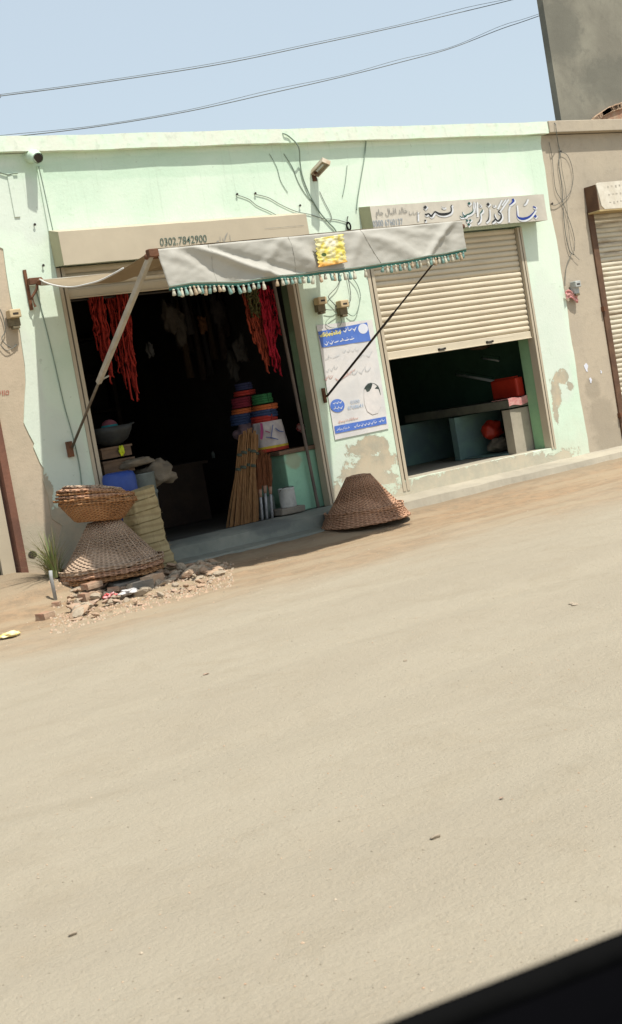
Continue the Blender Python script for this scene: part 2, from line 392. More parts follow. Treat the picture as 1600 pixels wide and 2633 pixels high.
M['meter'] = mk('cream_meter_case', (.55, .43, .26), (.48, .37, .22), 10, .6, .1, 30)
M['meterd'] = mk('grimy_meter_base', (.20, .165, .10), (.13, .11, .07), 14, .8, .3, 40)
M['meterg'] = mk('grey_meter_case', (.45, .47, .45), (.35, .37, .36), 10, .5, .1, 30)
M['brick'] = mk('weathered_brick', (.36, .20, .13), (.40, .30, .21), 7, .95, .6, 50)
M['brick2'] = mk('dusty_brick', (.50, .37, .26), (.44, .29, .19), 7, .95, .6, 50)
M['stone'] = mk('pale_rubble', (.47, .39, .29), (.38, .31, .23), 7, .95, .6, 50)
M['slab'] = mk('grey_slab', (.27, .24, .20), (.20, .18, .15), 5, .95, .5, 40)
M['grass'] = mk('grass_blades', (.20, .27, .09), (.30, .31, .14), 7, .8, 0)
M['drygrass'] = mk('dry_grass_blades', (.34, .30, .16), (.26, .24, .12), 7, .9, 0)
M['white'] = mk('white_enamel', (.72, .71, .68), (.62, .61, .58), 5, .6, .1, 30)
M['paper'] = mk('poster_sheet', (.70, .68, .66), (.60, .60, .60), 2.5, .5, .35, 3, spec=.4, dist=.03)
M['pblue'] = mk('poster_blue', (.075, .16, .52), (.10, .20, .58), 6, .5, .05, 20)
M['pyellow'] = mk('poster_yellow', (.72, .66, .20), (.66, .6, .25), 6, .5, 0)
M['pwhite'] = mk('poster_white', (.72, .74, .80), (.62, .66, .76), 6, .5, 0)
M['ppink'] = mk('poster_faded_red', (.66, .42, .38), (.62, .48, .44), 8, .5, 0)
M['pgrey'] = mk('poster_faded_grey', (.47, .50, .52), (.55, .56, .57), 8, .5, 0)
M['pblue2'] = mk('poster_faded_blue', (.38, .48, .62), (.48, .54, .64), 8, .5, 0)
M['hair'] = mk('poster_hair', (.03, .045, .04), (.07, .09, .08), 12, .5, 0)
M['skin'] = mk('poster_faded_face', (.70, .67, .65), (.62, .61, .60), 6, .5, 0)
M['ink'] = mk('black_sign_paint', (.020, .022, .022), (.03, .03, .03), 10, .6, 0)
M['inkgreen'] = mk('green_black_paint', (.06, .10, .08), (.12, .16, .13), 30, .7, 0)
M['inkgrey'] = mk('faded_grey_paint', (.26, .26, .24), (.34, .33, .30), 14, .7, 0)
M['inkslate'] = mk('faded_slate_paint', (.24, .28, .32), (.33, .36, .38), 14, .7, 0)
M['inkblue'] = mk('blue_sign_paint', (.015, .05, .30), (.02, .04, .22), 10, .6, 0)
M['inkteal'] = mk('teal_sign_paint', (.015, .10, .08), (.01, .07, .06), 10, .6, 0)
M['inkwhite'] = mk('white_sign_paint', (.70, .72, .74), (.60, .62, .64), 10, .6, 0)
M['inkred'] = mk('red_brown_paint', (.36, .10, .07), (.42, .2, .15), 20, .7, 0)
M['hoodwhite'] = mk('whitewashed_sheet', (.70, .66, .56), (.60, .55, .45), 5, .8, .3, 20)
M['hoodspot'] = mk('faint_sign_marks', (.40, .37, .31), (.5, .46, .38), 20, .8, 0)
M['printsack'] = mk('printed_sack', (.50, .47, .46), (.36, .33, .36), 10, .6, .4, 20)
M['glass_t'] = mk('unlit_tube', (.60, .64, .64), (.55, .6, .6), 4, .3, 0, spec=.5)
M['lampin'] = mk('lamp_reflector', (.42, .36, .26), (.34, .29, .2), 8, .4, .1, 30)

# ------------------------------------------------------------------ flat painting on walls: strokes and text
def stroke(mb, pts, y, off=(0, 0), grow=0):
    """pts: (px,py,width_px) along the brush path, laid on the plane at depth y"""
    P = []
    for i in range(len(pts)-1):
        p0 = pts[max(i-1, 0)]; p1 = pts[i]; p2 = pts[i+1]; p3 = pts[min(i+2, len(pts)-1)]
        for k in range(5):
            t = k/5
            P.append([.5*((2*b)+(-a+c)*t+(2*a-5*b+4*c-d)*t*t+(-a+3*b-3*c+d)*t**3) for a, b, c, d in zip(p0, p1, p2, p3)])
    P.append(list(pts[-1]))
    L = []; R = []
    for i, (x, z, w) in enumerate(P):
        a = P[max(i-1, 0)]; b = P[min(i+1, len(P)-1)]
        dx, dz = b[0]-a[0], b[1]-a[1]; l = math.hypot(dx, dz) or 1; w = (max(w, .4)+grow)/2
        nx, nz = -dz/l*w, dx/l*w
        L.append(at(x+nx+off[0], z+nz+off[1], y)); R.append(at(x-nx+off[0], z-nz+off[1], y))
    n = len(L); mb.add(L+R, [(i, i+1, n+i+1, n+i) for i in range(n-1)])
def diamond(mb, px, py, s, y, off=(0, 0)):
    mb.add([at(px+off[0], py+off[1]-s, y), at(px+off[0]+s, py+off[1]-.1*s, y), at(px+off[0], py+off[1]+s, y), at(px+off[0]-s, py+off[1]+.1*s, y)], [(0, 1, 2, 3)])
FORMS = {'ا': (0xFE8D, 0xFE8E, 0, 0), 'ب': (0xFE8F, 0xFE90, 0xFE91, 0xFE92), 'ج': (0xFE9D, 0xFE9E, 0xFE9F, 0xFEA0), 'خ': (0xFEA5, 0xFEA6, 0xFEA7, 0xFEA8),
         'د': (0xFEA9, 0xFEAA, 0, 0), 'ق': (0xFED5, 0xFED6, 0xFED7, 0xFED8), 'ل': (0xFEDD, 0xFEDE, 0xFEDF, 0xFEE0), 'م': (0xFEE1, 0xFEE2, 0xFEE3, 0xFEE4)}
def shape(word):
    out = []
    for i, ch in enumerate(word):
        if ch not in FORMS: out.append(ch); continue
        prev = i > 0 and word[i-1] in FORMS and FORMS[word[i-1]][2] != 0
        nxt = i+1 < len(word) and word[i+1] in FORMS and FORMS[ch][2] != 0
        out.append(chr(FORMS[ch][(3 if nxt else 1) if prev else (2 if nxt else 0)]))
    return ''.join(reversed(out))
def text(name, s, x0, x1, z, h, y, mat, parent, shear=0.0, bold=0.0):
    cu = bpy.data.curves.new(name, 'FONT'); cu.body = s; cu.size = 1; cu.offset = bold
    o = bpy.data.objects.new(name, cu); COL.objects.link(o)
    dg = bpy.context.evaluated_depsgraph_get(); dg.update()
    me = bpy.data.meshes.new_from_object(o.evaluated_get(dg)); bpy.data.objects.remove(o)
    xs = [v.co.x for v in me.vertices]; ys = [v.co.y for v in me.vertices]
    if not xs: return None
    a, b, c, d = min(xs), max(xs), min(ys), max(ys); off = wloc(parent)
    for v in me.vertices:
        u = (v.co.x-a)/(b-a); w = (v.co.y-c)/(d-c)
        v.co = Vector((x0+(x1-x0)*u+shear*w*h, y, z+h*w))-off
    me.materials.clear(); me.materials.append(mat)
    q = bpy.data.objects.new(name, me); COL.objects.link(q); q.parent = parent; return q
def scribble(mb, px0, py0, px1, py1, h, y, seed, w=2.0):
    """a run of small joined letterforms with dots between two photo points"""
    R = random.Random(seed); L = math.hypot(px1-px0, py1-py0); n = max(2, int(L/(h*1.1)))
    for k in range(n):
        a = (k+.05)/n; b = (k+.92)/n
        ax, ay = px0+(px1-px0)*a, py0+(py1-py0)*a; bx, by = px0+(px1-px0)*b, py0+(py1-py0)*b
        s = R.random()
        if s < .35: stroke(mb, [(bx, by-h*.6, w*.5), (bx-(bx-ax)*.3, by-h*.05, w), ((ax+bx)/2, ay+h*.15, w*1.4), (ax, ay-h*.2, w*.6)], y)
        elif s < .6: stroke(mb, [(bx, by, w*.8), (bx-(bx-ax)*.4, by-h*.3, w*.7), (bx-(bx-ax)*.5, by, w), (ax, ay, w)], y); stroke(mb, [((ax+bx)/2+1, ay-h*.9, w*.7), ((ax+bx)/2, ay-h*.2, w*.7)], y)
        elif s < .8: stroke(mb, [(bx, by-h*.4, w*.6), ((ax+bx)/2, ay, w*1.3), (ax, ay-h*.1, w*.7)], y); stroke(mb, [(ax, ay-h, w*.6), (ax+1, ay, w*.7)], y)
        else: stroke(mb, [(bx, by-h*.2, w), (bx-(bx-ax)*.5, by+h*.1, w*1.2), (ax, ay, w)], y)
        if R.random() < .6: diamond(mb, (ax+bx)/2, ay-h*(.75 if R.random() < .6 else -.45), w*.6, y)

# ------------------------------------------------------------------ ground and pavement
def gz(x, y):
    z = 0.0
    if y > -4:
        fx = max(0, min(1, (6.1-x)/.9)); fy = max(0, min(1, 1+(y+.05)/1.5)); z += .24*fx*fx*(3-2*fx)*fy*fy*(3-2*fy)
        gx = max(0, min(1, (x-9.0)/4)); gy = max(0, min(1, 1+y/1.0)); z += .03*gx*gy
        z += .05*math.exp(-((x-6.2)/.9)**2-((y+1.3)/.5)**2)
    q_ = max(0, min(1, (-.5-y)/.6)); z -= .06*q_*q_*(3-2*q_)
    n = mnoise.noise(Vector((x*.6, y*.9, 0)))*.018+mnoise.noise(Vector((x*2.5, y*3.5, 3)))*.008
    if -3.2 < y < -.45: n += .016*mnoise.noise(Vector((x*2.1, y*3.2, 14)))+.010*mnoise.noise(Vector((x*6, y*8, 4)))
    if y < -1.5:
        n += .010*mnoise.noise(Vector((x*1.3, y*1.9, 9)))*min(1, -1.5-y)
        for yt in (-4.3, -5.9, -7.2, -8.7):
            w = yt+.12*mnoise.noise(Vector((x*.25, yt, 2))); n -= .007*math.exp(-((y-w)/.11)**2)-.003*math.exp(-((abs(y-w)-.2)/.08)**2)
    if y > -.3 and y < 6: n *= .3
    return z+n-.005
def axis(vals):
    out = []
    for a, b, st in vals:
        n = int(round((b-a)/st)); out += [a+(b-a)*i/n for i in range(n)]
    return out+[vals[-1][1]]
xs = axis([(-400, -100, 100), (-100, -10, 15), (-10, 0, 1), (0, 16, .08), (16, 40, 3), (40, 100, 15), (100, 400, 100)])
ys = axis([(-400, -60, 85), (-60, -16, 11), (-16, -12, 1), (-12, -4, .08), (-4, .3, .05), (.3, 10, 3.2), (10, 100, 30), (100, 400, 100)])
g = MB(); nx = len(xs)
g.add([(x, y, gz(x, y) if (y < .35) else -.02) for y in ys for x in xs], [(j*nx+i, j*nx+i+1, (j+1)*nx+i+1, (j+1)*nx+i) for j in range(len(ys)-1) for i in range(nx-1)])
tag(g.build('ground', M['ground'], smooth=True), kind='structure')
# concrete apron in front of the right-hand shops
ap = MB()
def apf(u, v):
    x = 9.72+6.5*u; yo = -.36+.05*mnoise.noise(Vector((x*1.2, 0, 5)))+.02*mnoise.noise(Vector((x*9, 0, 5)))
    y = -.0+(yo)*v
    z = .125-.05*v+.006*mnoise.noise(Vector((x*3, y*8, 1)))
    if v > .93: z = -.03
    return Vector((x, y, z))
ap.grid(apf, 120, 14)
tag(ap.build('pavement', M['concrete'], smooth=False), kind='structure')

# ------------------------------------------------------------------ the mint-green shop building
B = thing('shop_building', 'mint green plastered shop row with flaking paint and two open shopfronts', 'building', (9.5, 0, 0))
TH = .25; ZT = 4.10
LX0, LX1, LZ0 = 6.24, 9.04, .20
RX0, RX1, RZ0 = 10.03, 12.52, .29
HEAD = 3.02
# left pier with its ragged paint edge against the neighbour
edgepx = [(8, 640), (16, 700), (24, 750), (32, 793), (42, 830), (51, 850), (58, 900), (64, 940), (66, 985), (63, 1030), (61, 1087), (74, 1115), (88, 1141), (86, 1150), (103, 1190), (113, 1205), (110, 1233), (124, 1280), (133, 1334), (150, 1345), (160, 1352), (155, 1372), (150, 1400), (146, 1436), (150, 1470)]
ed = [(at(px, py).x, at(px, py).z) for px, py in edgepx]
w_ = MB()
pier = [(5.0, ZT)]+[(5.0, 3.42), (5.45, 3.38), (5.60, 3.30)]+[(x, z) for x, z in ed]+[(ed[-1][0], -.1), (LX0, -.1), (LX0, ZT)]
YW = -.006
w_.prism(pier, YW, TH)
w_.prism([(LX0, HEAD), (LX1, HEAD), (LX1, ZT), (LX0, ZT)], YW, TH)
w_.prism([(LX1, -.1), (RX0, -.1), (RX0, ZT), (LX1, ZT)], YW, TH)
w_.prism([(RX0, HEAD), (RX1, HEAD), (RX1, ZT), (RX0, ZT)], YW, TH)
w_.prism([(RX0, -.1), (RX1, -.1), (RX1, RZ0), (RX0, RZ0)], YW, TH)
w_.prism([(LX0, -.1), (LX1, -.1), (LX1, LZ0-.004), (LX0, LZ0-.004)], .0, TH)
redge = [(13.13, ZT)]
for k in range(40):
    z = ZT-.1*(k+1); redge.append((13.10+.035*mnoise.noise(Vector((z*1.7, 3, 0)))+.012*mnoise.noise(Vector((z*9, 1, 0))), z))
w_.prism([(RX1, ZT)]+redge+[(RX1, redge[-1][1])], YW, TH)
w_.build('wall', M['green'], B)
# raised plaster ribs on the left pier
w_ = MB()
for a, b, c, d in (((100, 428), (150, 612), 10, 0), ((24, 450), (40, 560), 9, 0)):
    p = at(*a); q = at(*b); w_.box(p.x-.03, p.x+.03, -.018, YW+.002, q.z, p.z)
w_.build('plaster_rib', M['green'], B, bevel=.006)
pp = MB(); N = 60
def ppt(i, z, y):
    x = 4.6+(13.19-4.6)*i/N; return (x, y+.006*mnoise.noise(Vector((x*2.3, z, 1))), z+.012*mnoise.noise(Vector((x*1.1, 0, z)))+.005*mnoise.noise(Vector((x*7, 0, z))))
for i in range(N):
    a = [ppt(i, 4.10, -.085), ppt(i+1, 4.10, -.085), ppt(i+1, 4.245, -.085), ppt(i, 4.245, -.085)]
    b = [(p[0], .3, p[2]) for p in a]
    pp.add(a+b, [(0, 1, 2, 3), (3, 2, 6, 7), (0, 4, 5, 1)]+([(0, 3, 7, 4)] if i == 0 else [])+([(1, 5, 6, 2)] if i == N-1 else []))
pp.build('parapet', M['parapet'], B)
# shells of the two shops: floors, partitions, back walls, ceiling
s = MB(); s.box(5.6, 9.5, TH, 5.5, .0, .19); s.box(LX0, LX1, .001, TH, .10, .197); s.build('shop_floor', M['floor'], B)
s = MB(); s.box(9.75, 13.0, TH, 5.5, .0, .28); s.box(RX0, RX1, .12, TH, .284, .292); s.build('shop_floor', M['concrete'], B)
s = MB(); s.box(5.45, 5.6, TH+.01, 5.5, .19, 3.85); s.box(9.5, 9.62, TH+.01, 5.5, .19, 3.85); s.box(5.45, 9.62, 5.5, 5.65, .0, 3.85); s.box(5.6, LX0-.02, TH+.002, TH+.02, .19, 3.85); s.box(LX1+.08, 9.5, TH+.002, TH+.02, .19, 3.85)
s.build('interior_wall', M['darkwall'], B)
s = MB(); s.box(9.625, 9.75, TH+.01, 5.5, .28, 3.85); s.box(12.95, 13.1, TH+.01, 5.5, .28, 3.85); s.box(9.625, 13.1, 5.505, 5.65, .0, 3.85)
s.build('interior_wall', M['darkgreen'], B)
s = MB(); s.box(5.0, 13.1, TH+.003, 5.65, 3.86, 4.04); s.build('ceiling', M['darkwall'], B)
s = MB(); s.box(LX1-.004, LX1+.02, .06, TH+.04, LZ0, HEAD); s.build('door_reveal', M['reveal'], B)
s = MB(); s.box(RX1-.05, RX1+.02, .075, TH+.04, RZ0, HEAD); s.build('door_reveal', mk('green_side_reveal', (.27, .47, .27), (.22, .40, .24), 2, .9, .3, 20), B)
# front step of the left shop
st = MB()
def stepf(u, v):
    x = 6.3+(9.25-6.3)*u; k = mnoise.noise(Vector((x*2, v*3, 2)))
    prof = [(.001, .20), (-.10, .195), (-.26, .17), (-.31, .15), (-.33, .05), (-.34, .035), (-.50, .012), (-.53, -.03)]
    f = v*(len(prof)-1); i = min(int(f), len(prof)-2); t = f-i
    y = prof[i][0]*(1-t)+prof[i+1][0]*t; z = prof[i][1]*(1-t)+prof[i+1][1]*t
    return Vector((x, y+(.014*k if v > .2 else 0), z+.006*mnoise.noise(Vector((x*6, y*9, 1)))))
st.grid(stepf, 70, 14); st.build('front_step', M['step'], B)
# guide rails
def guide(x0, x1, z0, z1, mat, parent=B):
    a = MB(); a.box(x0, x0+.012, -.012, .10, z0, z1); a.box(x1-.012, x1, -.012, .10, z0, z1); a.box(x0+.0121, x1-.0121, .03, .06, z0, z1)
    a.box(x0, x0+(x1-x0)*.42, -.0125, -.009, z0, z1); a.box(x1-(x1-x0)*.42, x1, -.0125, -.009, z0, z1)
    return a.build('guide_rail', mat, parent)
guide(LX0, LX0+.09, LZ0, HEAD-.02, M['box']); guide(LX1-.06, LX1+.01, LZ0-.03, HEAD-.02, M['box'])
guide(RX0-.01, RX0+.09, .17, HEAD-.02, M['box']); guide(RX1-.07, RX1+.01, RZ0-.02, HEAD-.02, M['box'])
# shutters
def shutter(x0, x1, z0, z1, y, mat, parent, pitch=.066, deep=.018, name='rolling_shutter'):
    a = MB(); prof = []; z = z1
    while z > z0+.09:
        for t in (0, .08, .2, .4, .6, .8, .93): prof.append((z-t*pitch, y-deep*(math.sin(math.pi*min(1, t/.93))**.6 if t < .93 else 0)+(.006 if t in (0,) else 0)))
        z -= pitch
    for (za, ya), (zb, yb) in zip(prof[:-1], prof[1:]):
        for i in range(18):
            xa, xb = x0+(x1-x0)*i/18, x0+(x1-x0)*(i+1)/18
            w_ = lambda x, z: .006*mnoise.noise(Vector((x*1.1, z*.8, 7)))+.004*mnoise.noise(Vector((x*2.6, z*5.0, 3)))
            dz = lambda x, z: .004*mnoise.noise(Vector((x*.9, z*3.0, 11)))
            a.add([(xa, ya+w_(xa, za), za+dz(xa, za)), (xb, ya+w_(xb, za), za+dz(xb, za)), (xb, yb+w_(xb, zb), zb+dz(xb, zb)), (xa, yb+w_(xa, zb), zb+dz(xa, zb))], [(3, 2, 1, 0)])
    o = a.build(name, mat, parent)
    b = MB(); b.box(x0, x1, y-.02, y+.012, z0, z0+.085); b.box(x0, x1, y-.032, y-.0201, z0, z0+.012)
    r_ = b.build('bottom_rail', mat, o, bevel=.003)
    return o, prof[-1][0]
shl, _ = shutter(LX0+.10, LX1-.07, 2.70, 3.01, .045, M['slat'], B)
shr, _ = shutter(RX0+.10, RX1-.08, 1.655, 3.0, .045, M['slat'], B)
for px in (1135, 1261): 
    a = MB(); p = at(px, 885, .01); a.box(p.x-.05, p.x+.05, .006, .024, 1.675, 1.695); a.box(p.x-.05, p.x-.04, -.004, .024, 1.675, 1.70); a.box(p.x+.04, p.x+.05, -.004, .024, 1.675, 1.70)
    a.build('lock_hasp', M['dark'], shr)
# shutter boxes
def sbox(x0, x1, z0, z1, d, zb, matf, mats, name='shutter_box', jag=True):
    a = MB(); n = 24
    fz = lambda i, top: (z1 if top else z0)+.004*mnoise.noise(Vector((i*.6, top*5.0, x0)))
    V = []
    for i in range(n+1):
        x = x0+(x1-x0)*i/n; V += [(x, -d, fz(i, 0)), (x, -d, fz(i, 1)), (x, -.008, zb), (x, -.008, z0+.015)]
    F = []; 
    for i in range(n):
        k = i*4; F += [(k, k+4, k+5, k+1), (k+1, k+5, k+6, k+2)]
    a.add(V, F); a.m[:] = [0]*len(a.m)
    a.mi = 1; a.add([V[0], V[1], V[2], V[3]], [(0, 1, 2, 3)]); e = n*4; a.add([V[e], V[e+1], V[e+2], V[e+3]], [(3, 2, 1, 0)])
    for i in range(n):      # underside strip near the front, the rest is open to the roll
        k = i*4; x = V[k][0]; x2 = V[k+4][0]
        a.add([V[k], V[k+4], (x2, -d+.12, z0+.02), (x, -d+.12, z0+.02)], [(3, 2, 1, 0)])
    return a.build(name, [matf, mats], B, solid=.002)
BL = sbox(6.235, 9.17, 2.995, 3.31, .20, 3.36, M['box'], M['boxside'])
BR = sbox(10.06, 12.80, 3.03, 3.345, .20, 3.375, M['signface'], M['boxside'])
YS = -.2065
# number on the left box
p0 = at(411, 624, YS); p1 = at(531, 613, YS)
text('painted_number', '0302.7842900', p0.x, p1.x, (p0.z+p1.z)/2-.035, .075, YS, M['inkgreen'], BL, .1, .005)
a = MB()
for k, px in enumerate((428, 446, 463, 482, 500, 515, 528)): stroke(a, [(px-5, 637.6-k*1.5, 1.5), (px, 636-k*1.5, 1.5), (px+4, 636-k*1.5, 1.5)], YS)
stroke(a, [(556, 625, 2), (561, 620, 3), (564, 624, 1)], YS); stroke(a, [(566, 608, 1), (567, 620, 1)], YS); stroke(a, [(573, 612, 1.5), (576, 622, 1)], YS)
stroke(a, [(586, 598, 1), (581, 607, 3), (577, 622, 1.5)], YS); stroke(a, [(591, 603, 1), (593, 620, 1)], YS)
for x in (680, 700, 720, 740, 760): stroke(a, [(x, 588-(x-680)*.085, .6), (x+22, 586.3-(x-680)*.085, 1.0)], YS)
a.build('painted_lettering', M['inkgrey'], BL)
# calligraphy on the right box
K = 4.403
def U(l): return [(1060+u/K, 490+v/K, w/K) for u, v, w in l]
groups = {
 'inkblue': ([[(1135, 95, 24), (1147, 115, 26), (1130, 140, 16), (1098, 165, 8)],
              [(1187, 230, 5), (1192, 290, 12), (1225, 315, 26), (1270, 318, 30), (1325, 298, 22), (1370, 255, 12), (1398, 215, 6)],
              [(1368, 182, 12), (1388, 188, 16), (1404, 200, 8)]], [(1395, 290, 19)]),
 'ink': ([[(870, 205, 4), (872, 280, 8), (862, 330, 14), (833, 360, 5)],
          [(1000, 215, 6), (980, 240, 18), (1005, 265, 12), (1008, 310, 18), (972, 345, 20), (935, 300, 10), (930, 260, 4)],
          [(945, 320, 6), (925, 345, 18), (900, 362, 8)],
          [(455, 160, 5), (440, 180, 12), (448, 215, 10), (430, 250, 20), (370, 268, 30), (310, 264, 26), (262, 240, 16), (240, 262, 14), (215, 288, 22), (190, 262, 14), (158, 272, 18), (150, 262, 12)],
          [(138, 335, 6), (148, 338, 20), (160, 336, 6)],
          [(775, 300, 4), (762, 345, 12), (735, 372, 5)]], [(860, 155, 21), (148, 188, 22)]),
 'inkteal': ([[(690, 200, 4), (688, 235, 12), (655, 262, 16), (620, 275, 14), (600, 292, 22), (578, 270, 8), (568, 240, 4)],
              [(540, 285, 5), (556, 300, 12), (590, 300, 8)],
              [(795, 210, 5), (792, 235, 14), (770, 262, 8), (775, 300, 4)]], [(645, 145, 19), (622, 340, 16), (658, 335, 15), (642, 384, 17)]),
 'inkgrey': ([[(1105, 165, 6), (1088, 215, 7), (1090, 350, 5)], [(1180, 160, 6), (1187, 230, 6)], [(690, 120, 5), (690, 200, 5)], [(728, 125, 6), (733, 290, 6)],
              [(700, 130, 4), (720, 240, 4)], [(1010, 100, 4), (960, 200, 5)], [(1085, 90, 5), (1030, 170, 6), (1000, 215, 5)], [(1055, 95, 4), (1010, 160, 4)], [(1305, 90, 6), (1285, 135, 9), (1258, 160, 4)],
              [(770, 150, 5), (760, 170, 8), (785, 170, 5)], [(905, 160, 4), (925, 175, 9), (940, 160, 4)], [(330, 180, 4), (350, 195, 8), (380, 190, 4)], [(60, 240, 6), (62, 340, 5)]], [])}
wb = MB(); 
for nm, (stk, dia) in groups.items():
    for q in stk: stroke(wb, U(q), YS+.0008, (8/K, 10/K), 17/K)
    for u, v, s_ in dia: diamond(wb, 1060+u/K, 490+v/K, (s_+9)/K, YS+.0008, (7/K, 10/K))
# the white lies slightly behind the colours: three thin coats of paint
wb.build('painted_outline', M['inkwhite'], BR)
for nm, (stk, dia) in groups.items():
    a = MB()
    for j, q in enumerate(stk): stroke(a, U(q), YS-.0004*j)
    for u, v, s_ in dia: diamond(a, 1060+u/K, 490+v/K, s_/K, YS-.003)
    a.build('painted_lettering', M[nm], BR)
p0 = at(973, 556, YS); p1 = at(1049, 548, YS)
text('painted_name', shape('خالد اقبال جام'), p0.x-.03, p1.x, (p0.z+p1.z)/2-.03, .105, YS, M['inkgrey'], BR, .0, .004)
p0 = at(960, 581, YS); p1 = at(1037, 573, YS)
text('painted_number', '0300 6760137', p0.x, p1.x, (p0.z+p1.z)/2-.015, .07, YS, M['inkslate'], BR, 0, .012)
a = MB(); scribble(a, 1052, 552, 1082, 549, 9, YS, 5, 1.3); a.build('painted_lettering', M['inkgrey'], BR)
# roof drain spout of the left pier
a = MB(); c = at(80, 412, -.02)
a.tube([c+Vector((0, .03, .04)), c+Vector((.0, -.10, .015)), c+Vector((-.01, -.17, -.02))], [.066, .06, .052], 14, False)
a.tube([c+Vector((-.01, -.171, -.02)), c+Vector((0, -.06, .02))], [.047, .045], 12, True)
a.build('drain_spout', M['green'], B, smooth=True)
a = MB(); a.tube([c+Vector((-.012, -.176, -.023)), c+Vector((-.011, -.172, -.021))], .044, 12, True); a.build('mouth_shade_disc', M['dark'], B)  # dark disc painted in for the shade inside the spout
# right shop masonry counter
a = MB(); ctz = .955
a.box(12.17, 12.56, .32, .46, .285, ctz-.12)
a.build('counter_pier', M['concrete'], B)
a = MB(); a.box(12.15, 12.92, .30, 2.3, ctz-.10, ctz); a.build('counter_slab', mk('dirty_counter_top', (.17, .17, .13), (.11, .11, .09), 4), B)
bgw = mk('bluish_green_wall', (.20, .33, .28), (.16, .24, .25), 3)
for bb in ((12.08, 12.9, 1.25, 1.35, .285, ctz-.122), (11.95, 12.9, 2.2, 2.3, .285, ctz-.122), (12.15, 12.92, .462, 1.25, .285, .30)):
    a = MB(); a.box(*bb); a.build('counter_support', bgw, B)
a = MB(); a.box(9.76, 12.0, 2.6, 2.72, .285, .95); a.build('counter_front', M['darkgreen'], B)
# left shop masonry block
a = MB(); a.box(8.58, 9.03, .13, .75, .197, .83); a.build('masonry_block', M['mint'], B, bevel=.01)
a = MB(); a.box(8.50, 9.035, .09, .78, .831, .875); a.build('wooden_board', M['wood'], B, bevel=.004)
a = MB(); a.tube([(8.875, .075, .19), (8.80, .09, 2.9)], .018, 8); a.build('upright_pole', mk('dull_pole', (.16, .13, .11), (.11, .09, .08), 6), B)

# ------------------------------------------------------------------ neighbours
NL = thing('shop_building', 'bare beige rendered neighbour wall at the left edge with a maroon door post', 'building', (5.2, 0, 0))
bx = at(10, 1250).x
a = MB(); a.prism([(bx+.07, -.1), (5.98, -.1), (5.98, ZT-.01), (bx+.07, ZT-.01)], .003, TH-.01); a.box(2.0, bx+.07, .003, TH-.01, 3.0, ZT-.01)
a.build('wall', M['beige_l'], NL)
a = MB(); a.box(bx, bx+.075, -.03, .10, .20, 3.0); a.build('door_post', M['redframe'], NL, bevel=.004)
a = MB(); a.box(bx-.16, bx-.03, .02, .09, .2, 3.0); a.build('guide_rail', M['box'], NL)
a = MB(); a.box(3.0, bx-.165, .06, .09, .2, 3.0); a.build('rolling_shutter', M['dark'], NL)
a = MB(); a.box(2.0, bx+.07, -.02, TH, -.1, .2); a.build('threshold', M['concrete'], NL)
a = MB(); p = at(84, 1426, 0); a.lathe([(.045, 0), (.035, .01), (.0, .012)], (0, 0, 0), 14)
for i, v in enumerate(a.v): a.v[i] = Vector((p.x+v.x*1.0, .001-v.z*.0-.0012*(i % 3), p.z+v.y*.8))
a.build('hole_shade_disc', M['dark'], NL)  # flat dark disc on the wall, its colour standing for a hole's shade
a = MB(); stroke(a, [(0, 1005, 2), (2, 1013, 2)], -.002); stroke(a, [(6, 1004, 2.5), (8, 1017, 2)], -.002); stroke(a, [(11, 1003, 2), (12, 1016, 2)], -.002)
stroke(a, [(16, 1006, 2), (16, 1014, 2), (22, 1013, 2), (22, 1005, 2), (16, 1006, 2)], -.002); a.build('painted_marks', M['inkred'], NL)
NL['label'] = 'bare beige rendered shop wall with maroon door post at left end of the row'

NR = thing('shop_building', 'beige cement shop front with a rusty closed shutter right of the green shops', 'building', (13.9, 0, 0))
HX = 13.84
a = MB(); a.prism([(13.0, -.1), (HX-.10, -.1), (HX-.10, ZT), (13.0, ZT)], .003, TH); a.box(HX-.10, 18, .003, TH, 3.1, ZT); a.box(HX-.1, 18, .01, TH, -.1, .20)
a.build('wall', M['beige_r'], NR)
a = MB(); a.box(13.195, 18, -.10, .3, ZT+.01, 4.255); a.build('parapet', M['beige_r'], NR, bevel=.008)
a = MB(); a.box(HX-.10, HX, -.02, .12, .2, 3.12); a.build('guide_rail', M['brownframe'], NR, bevel=.004)
sr, _ = shutter(HX+.005, 18, .26, 3.09, .06, M['slat_r'], NR, .062, .016)
a = MB(); a.box(HX-.10, 18, -.21, -.0, 3.08, 3.10); a.build('hood_floor', mk('ochre_sheet', (.46, .36, .18), (.38, .28, .14), 4), NR, bevel=.003)
a = MB(); a.box(HX-.09, HX-.075, -.195, -.002, 3.101, 3.42); a.build('hood_side', M['brownframe'], NR)
a = MB()
a.prism([(HX-.07+.02, 3.15), (HX+.0, 3.105), (HX+.35, 3.102), (18, 3.10), (18, 3.45), (HX+.6, 3.45), (HX-.05, 3.44), (HX-.09, 3.42)], -.212, -.198)
hd = a.build('hood_plate', M['hoodwhite'], NR)
a = MB()
for i in range(7):
    for j in range(3):
        x = HX+.10+.07*i+.02*rnd.random(); z = 3.39-.10*j+.015*i*.2; a.box(x, x+.025+.015*rnd.random(), -.2135, -.2125, z-.012-.02*rnd.random(), z)
a.build('painted_marks', M['hoodspot'], hd)
a = MB()
p = at(1510, 955, -.001)
for i in range(3): 
    q = at((1508, 1519, 1546)[i], (945, 978, 956)[i], -.001); r_ = (.045, .03, .018)[i]
    a.prism([(q.x+r_*math.cos(t)*(.7+.3*math.sin(3*t+i)), q.z+r_*1.5*math.sin(t)*(.8+.2*math.cos(5*t))) for t in [k*.5236 for k in range(12)]], -.001, .001)
a.build('torn_paper', M['pwhite'], NR)
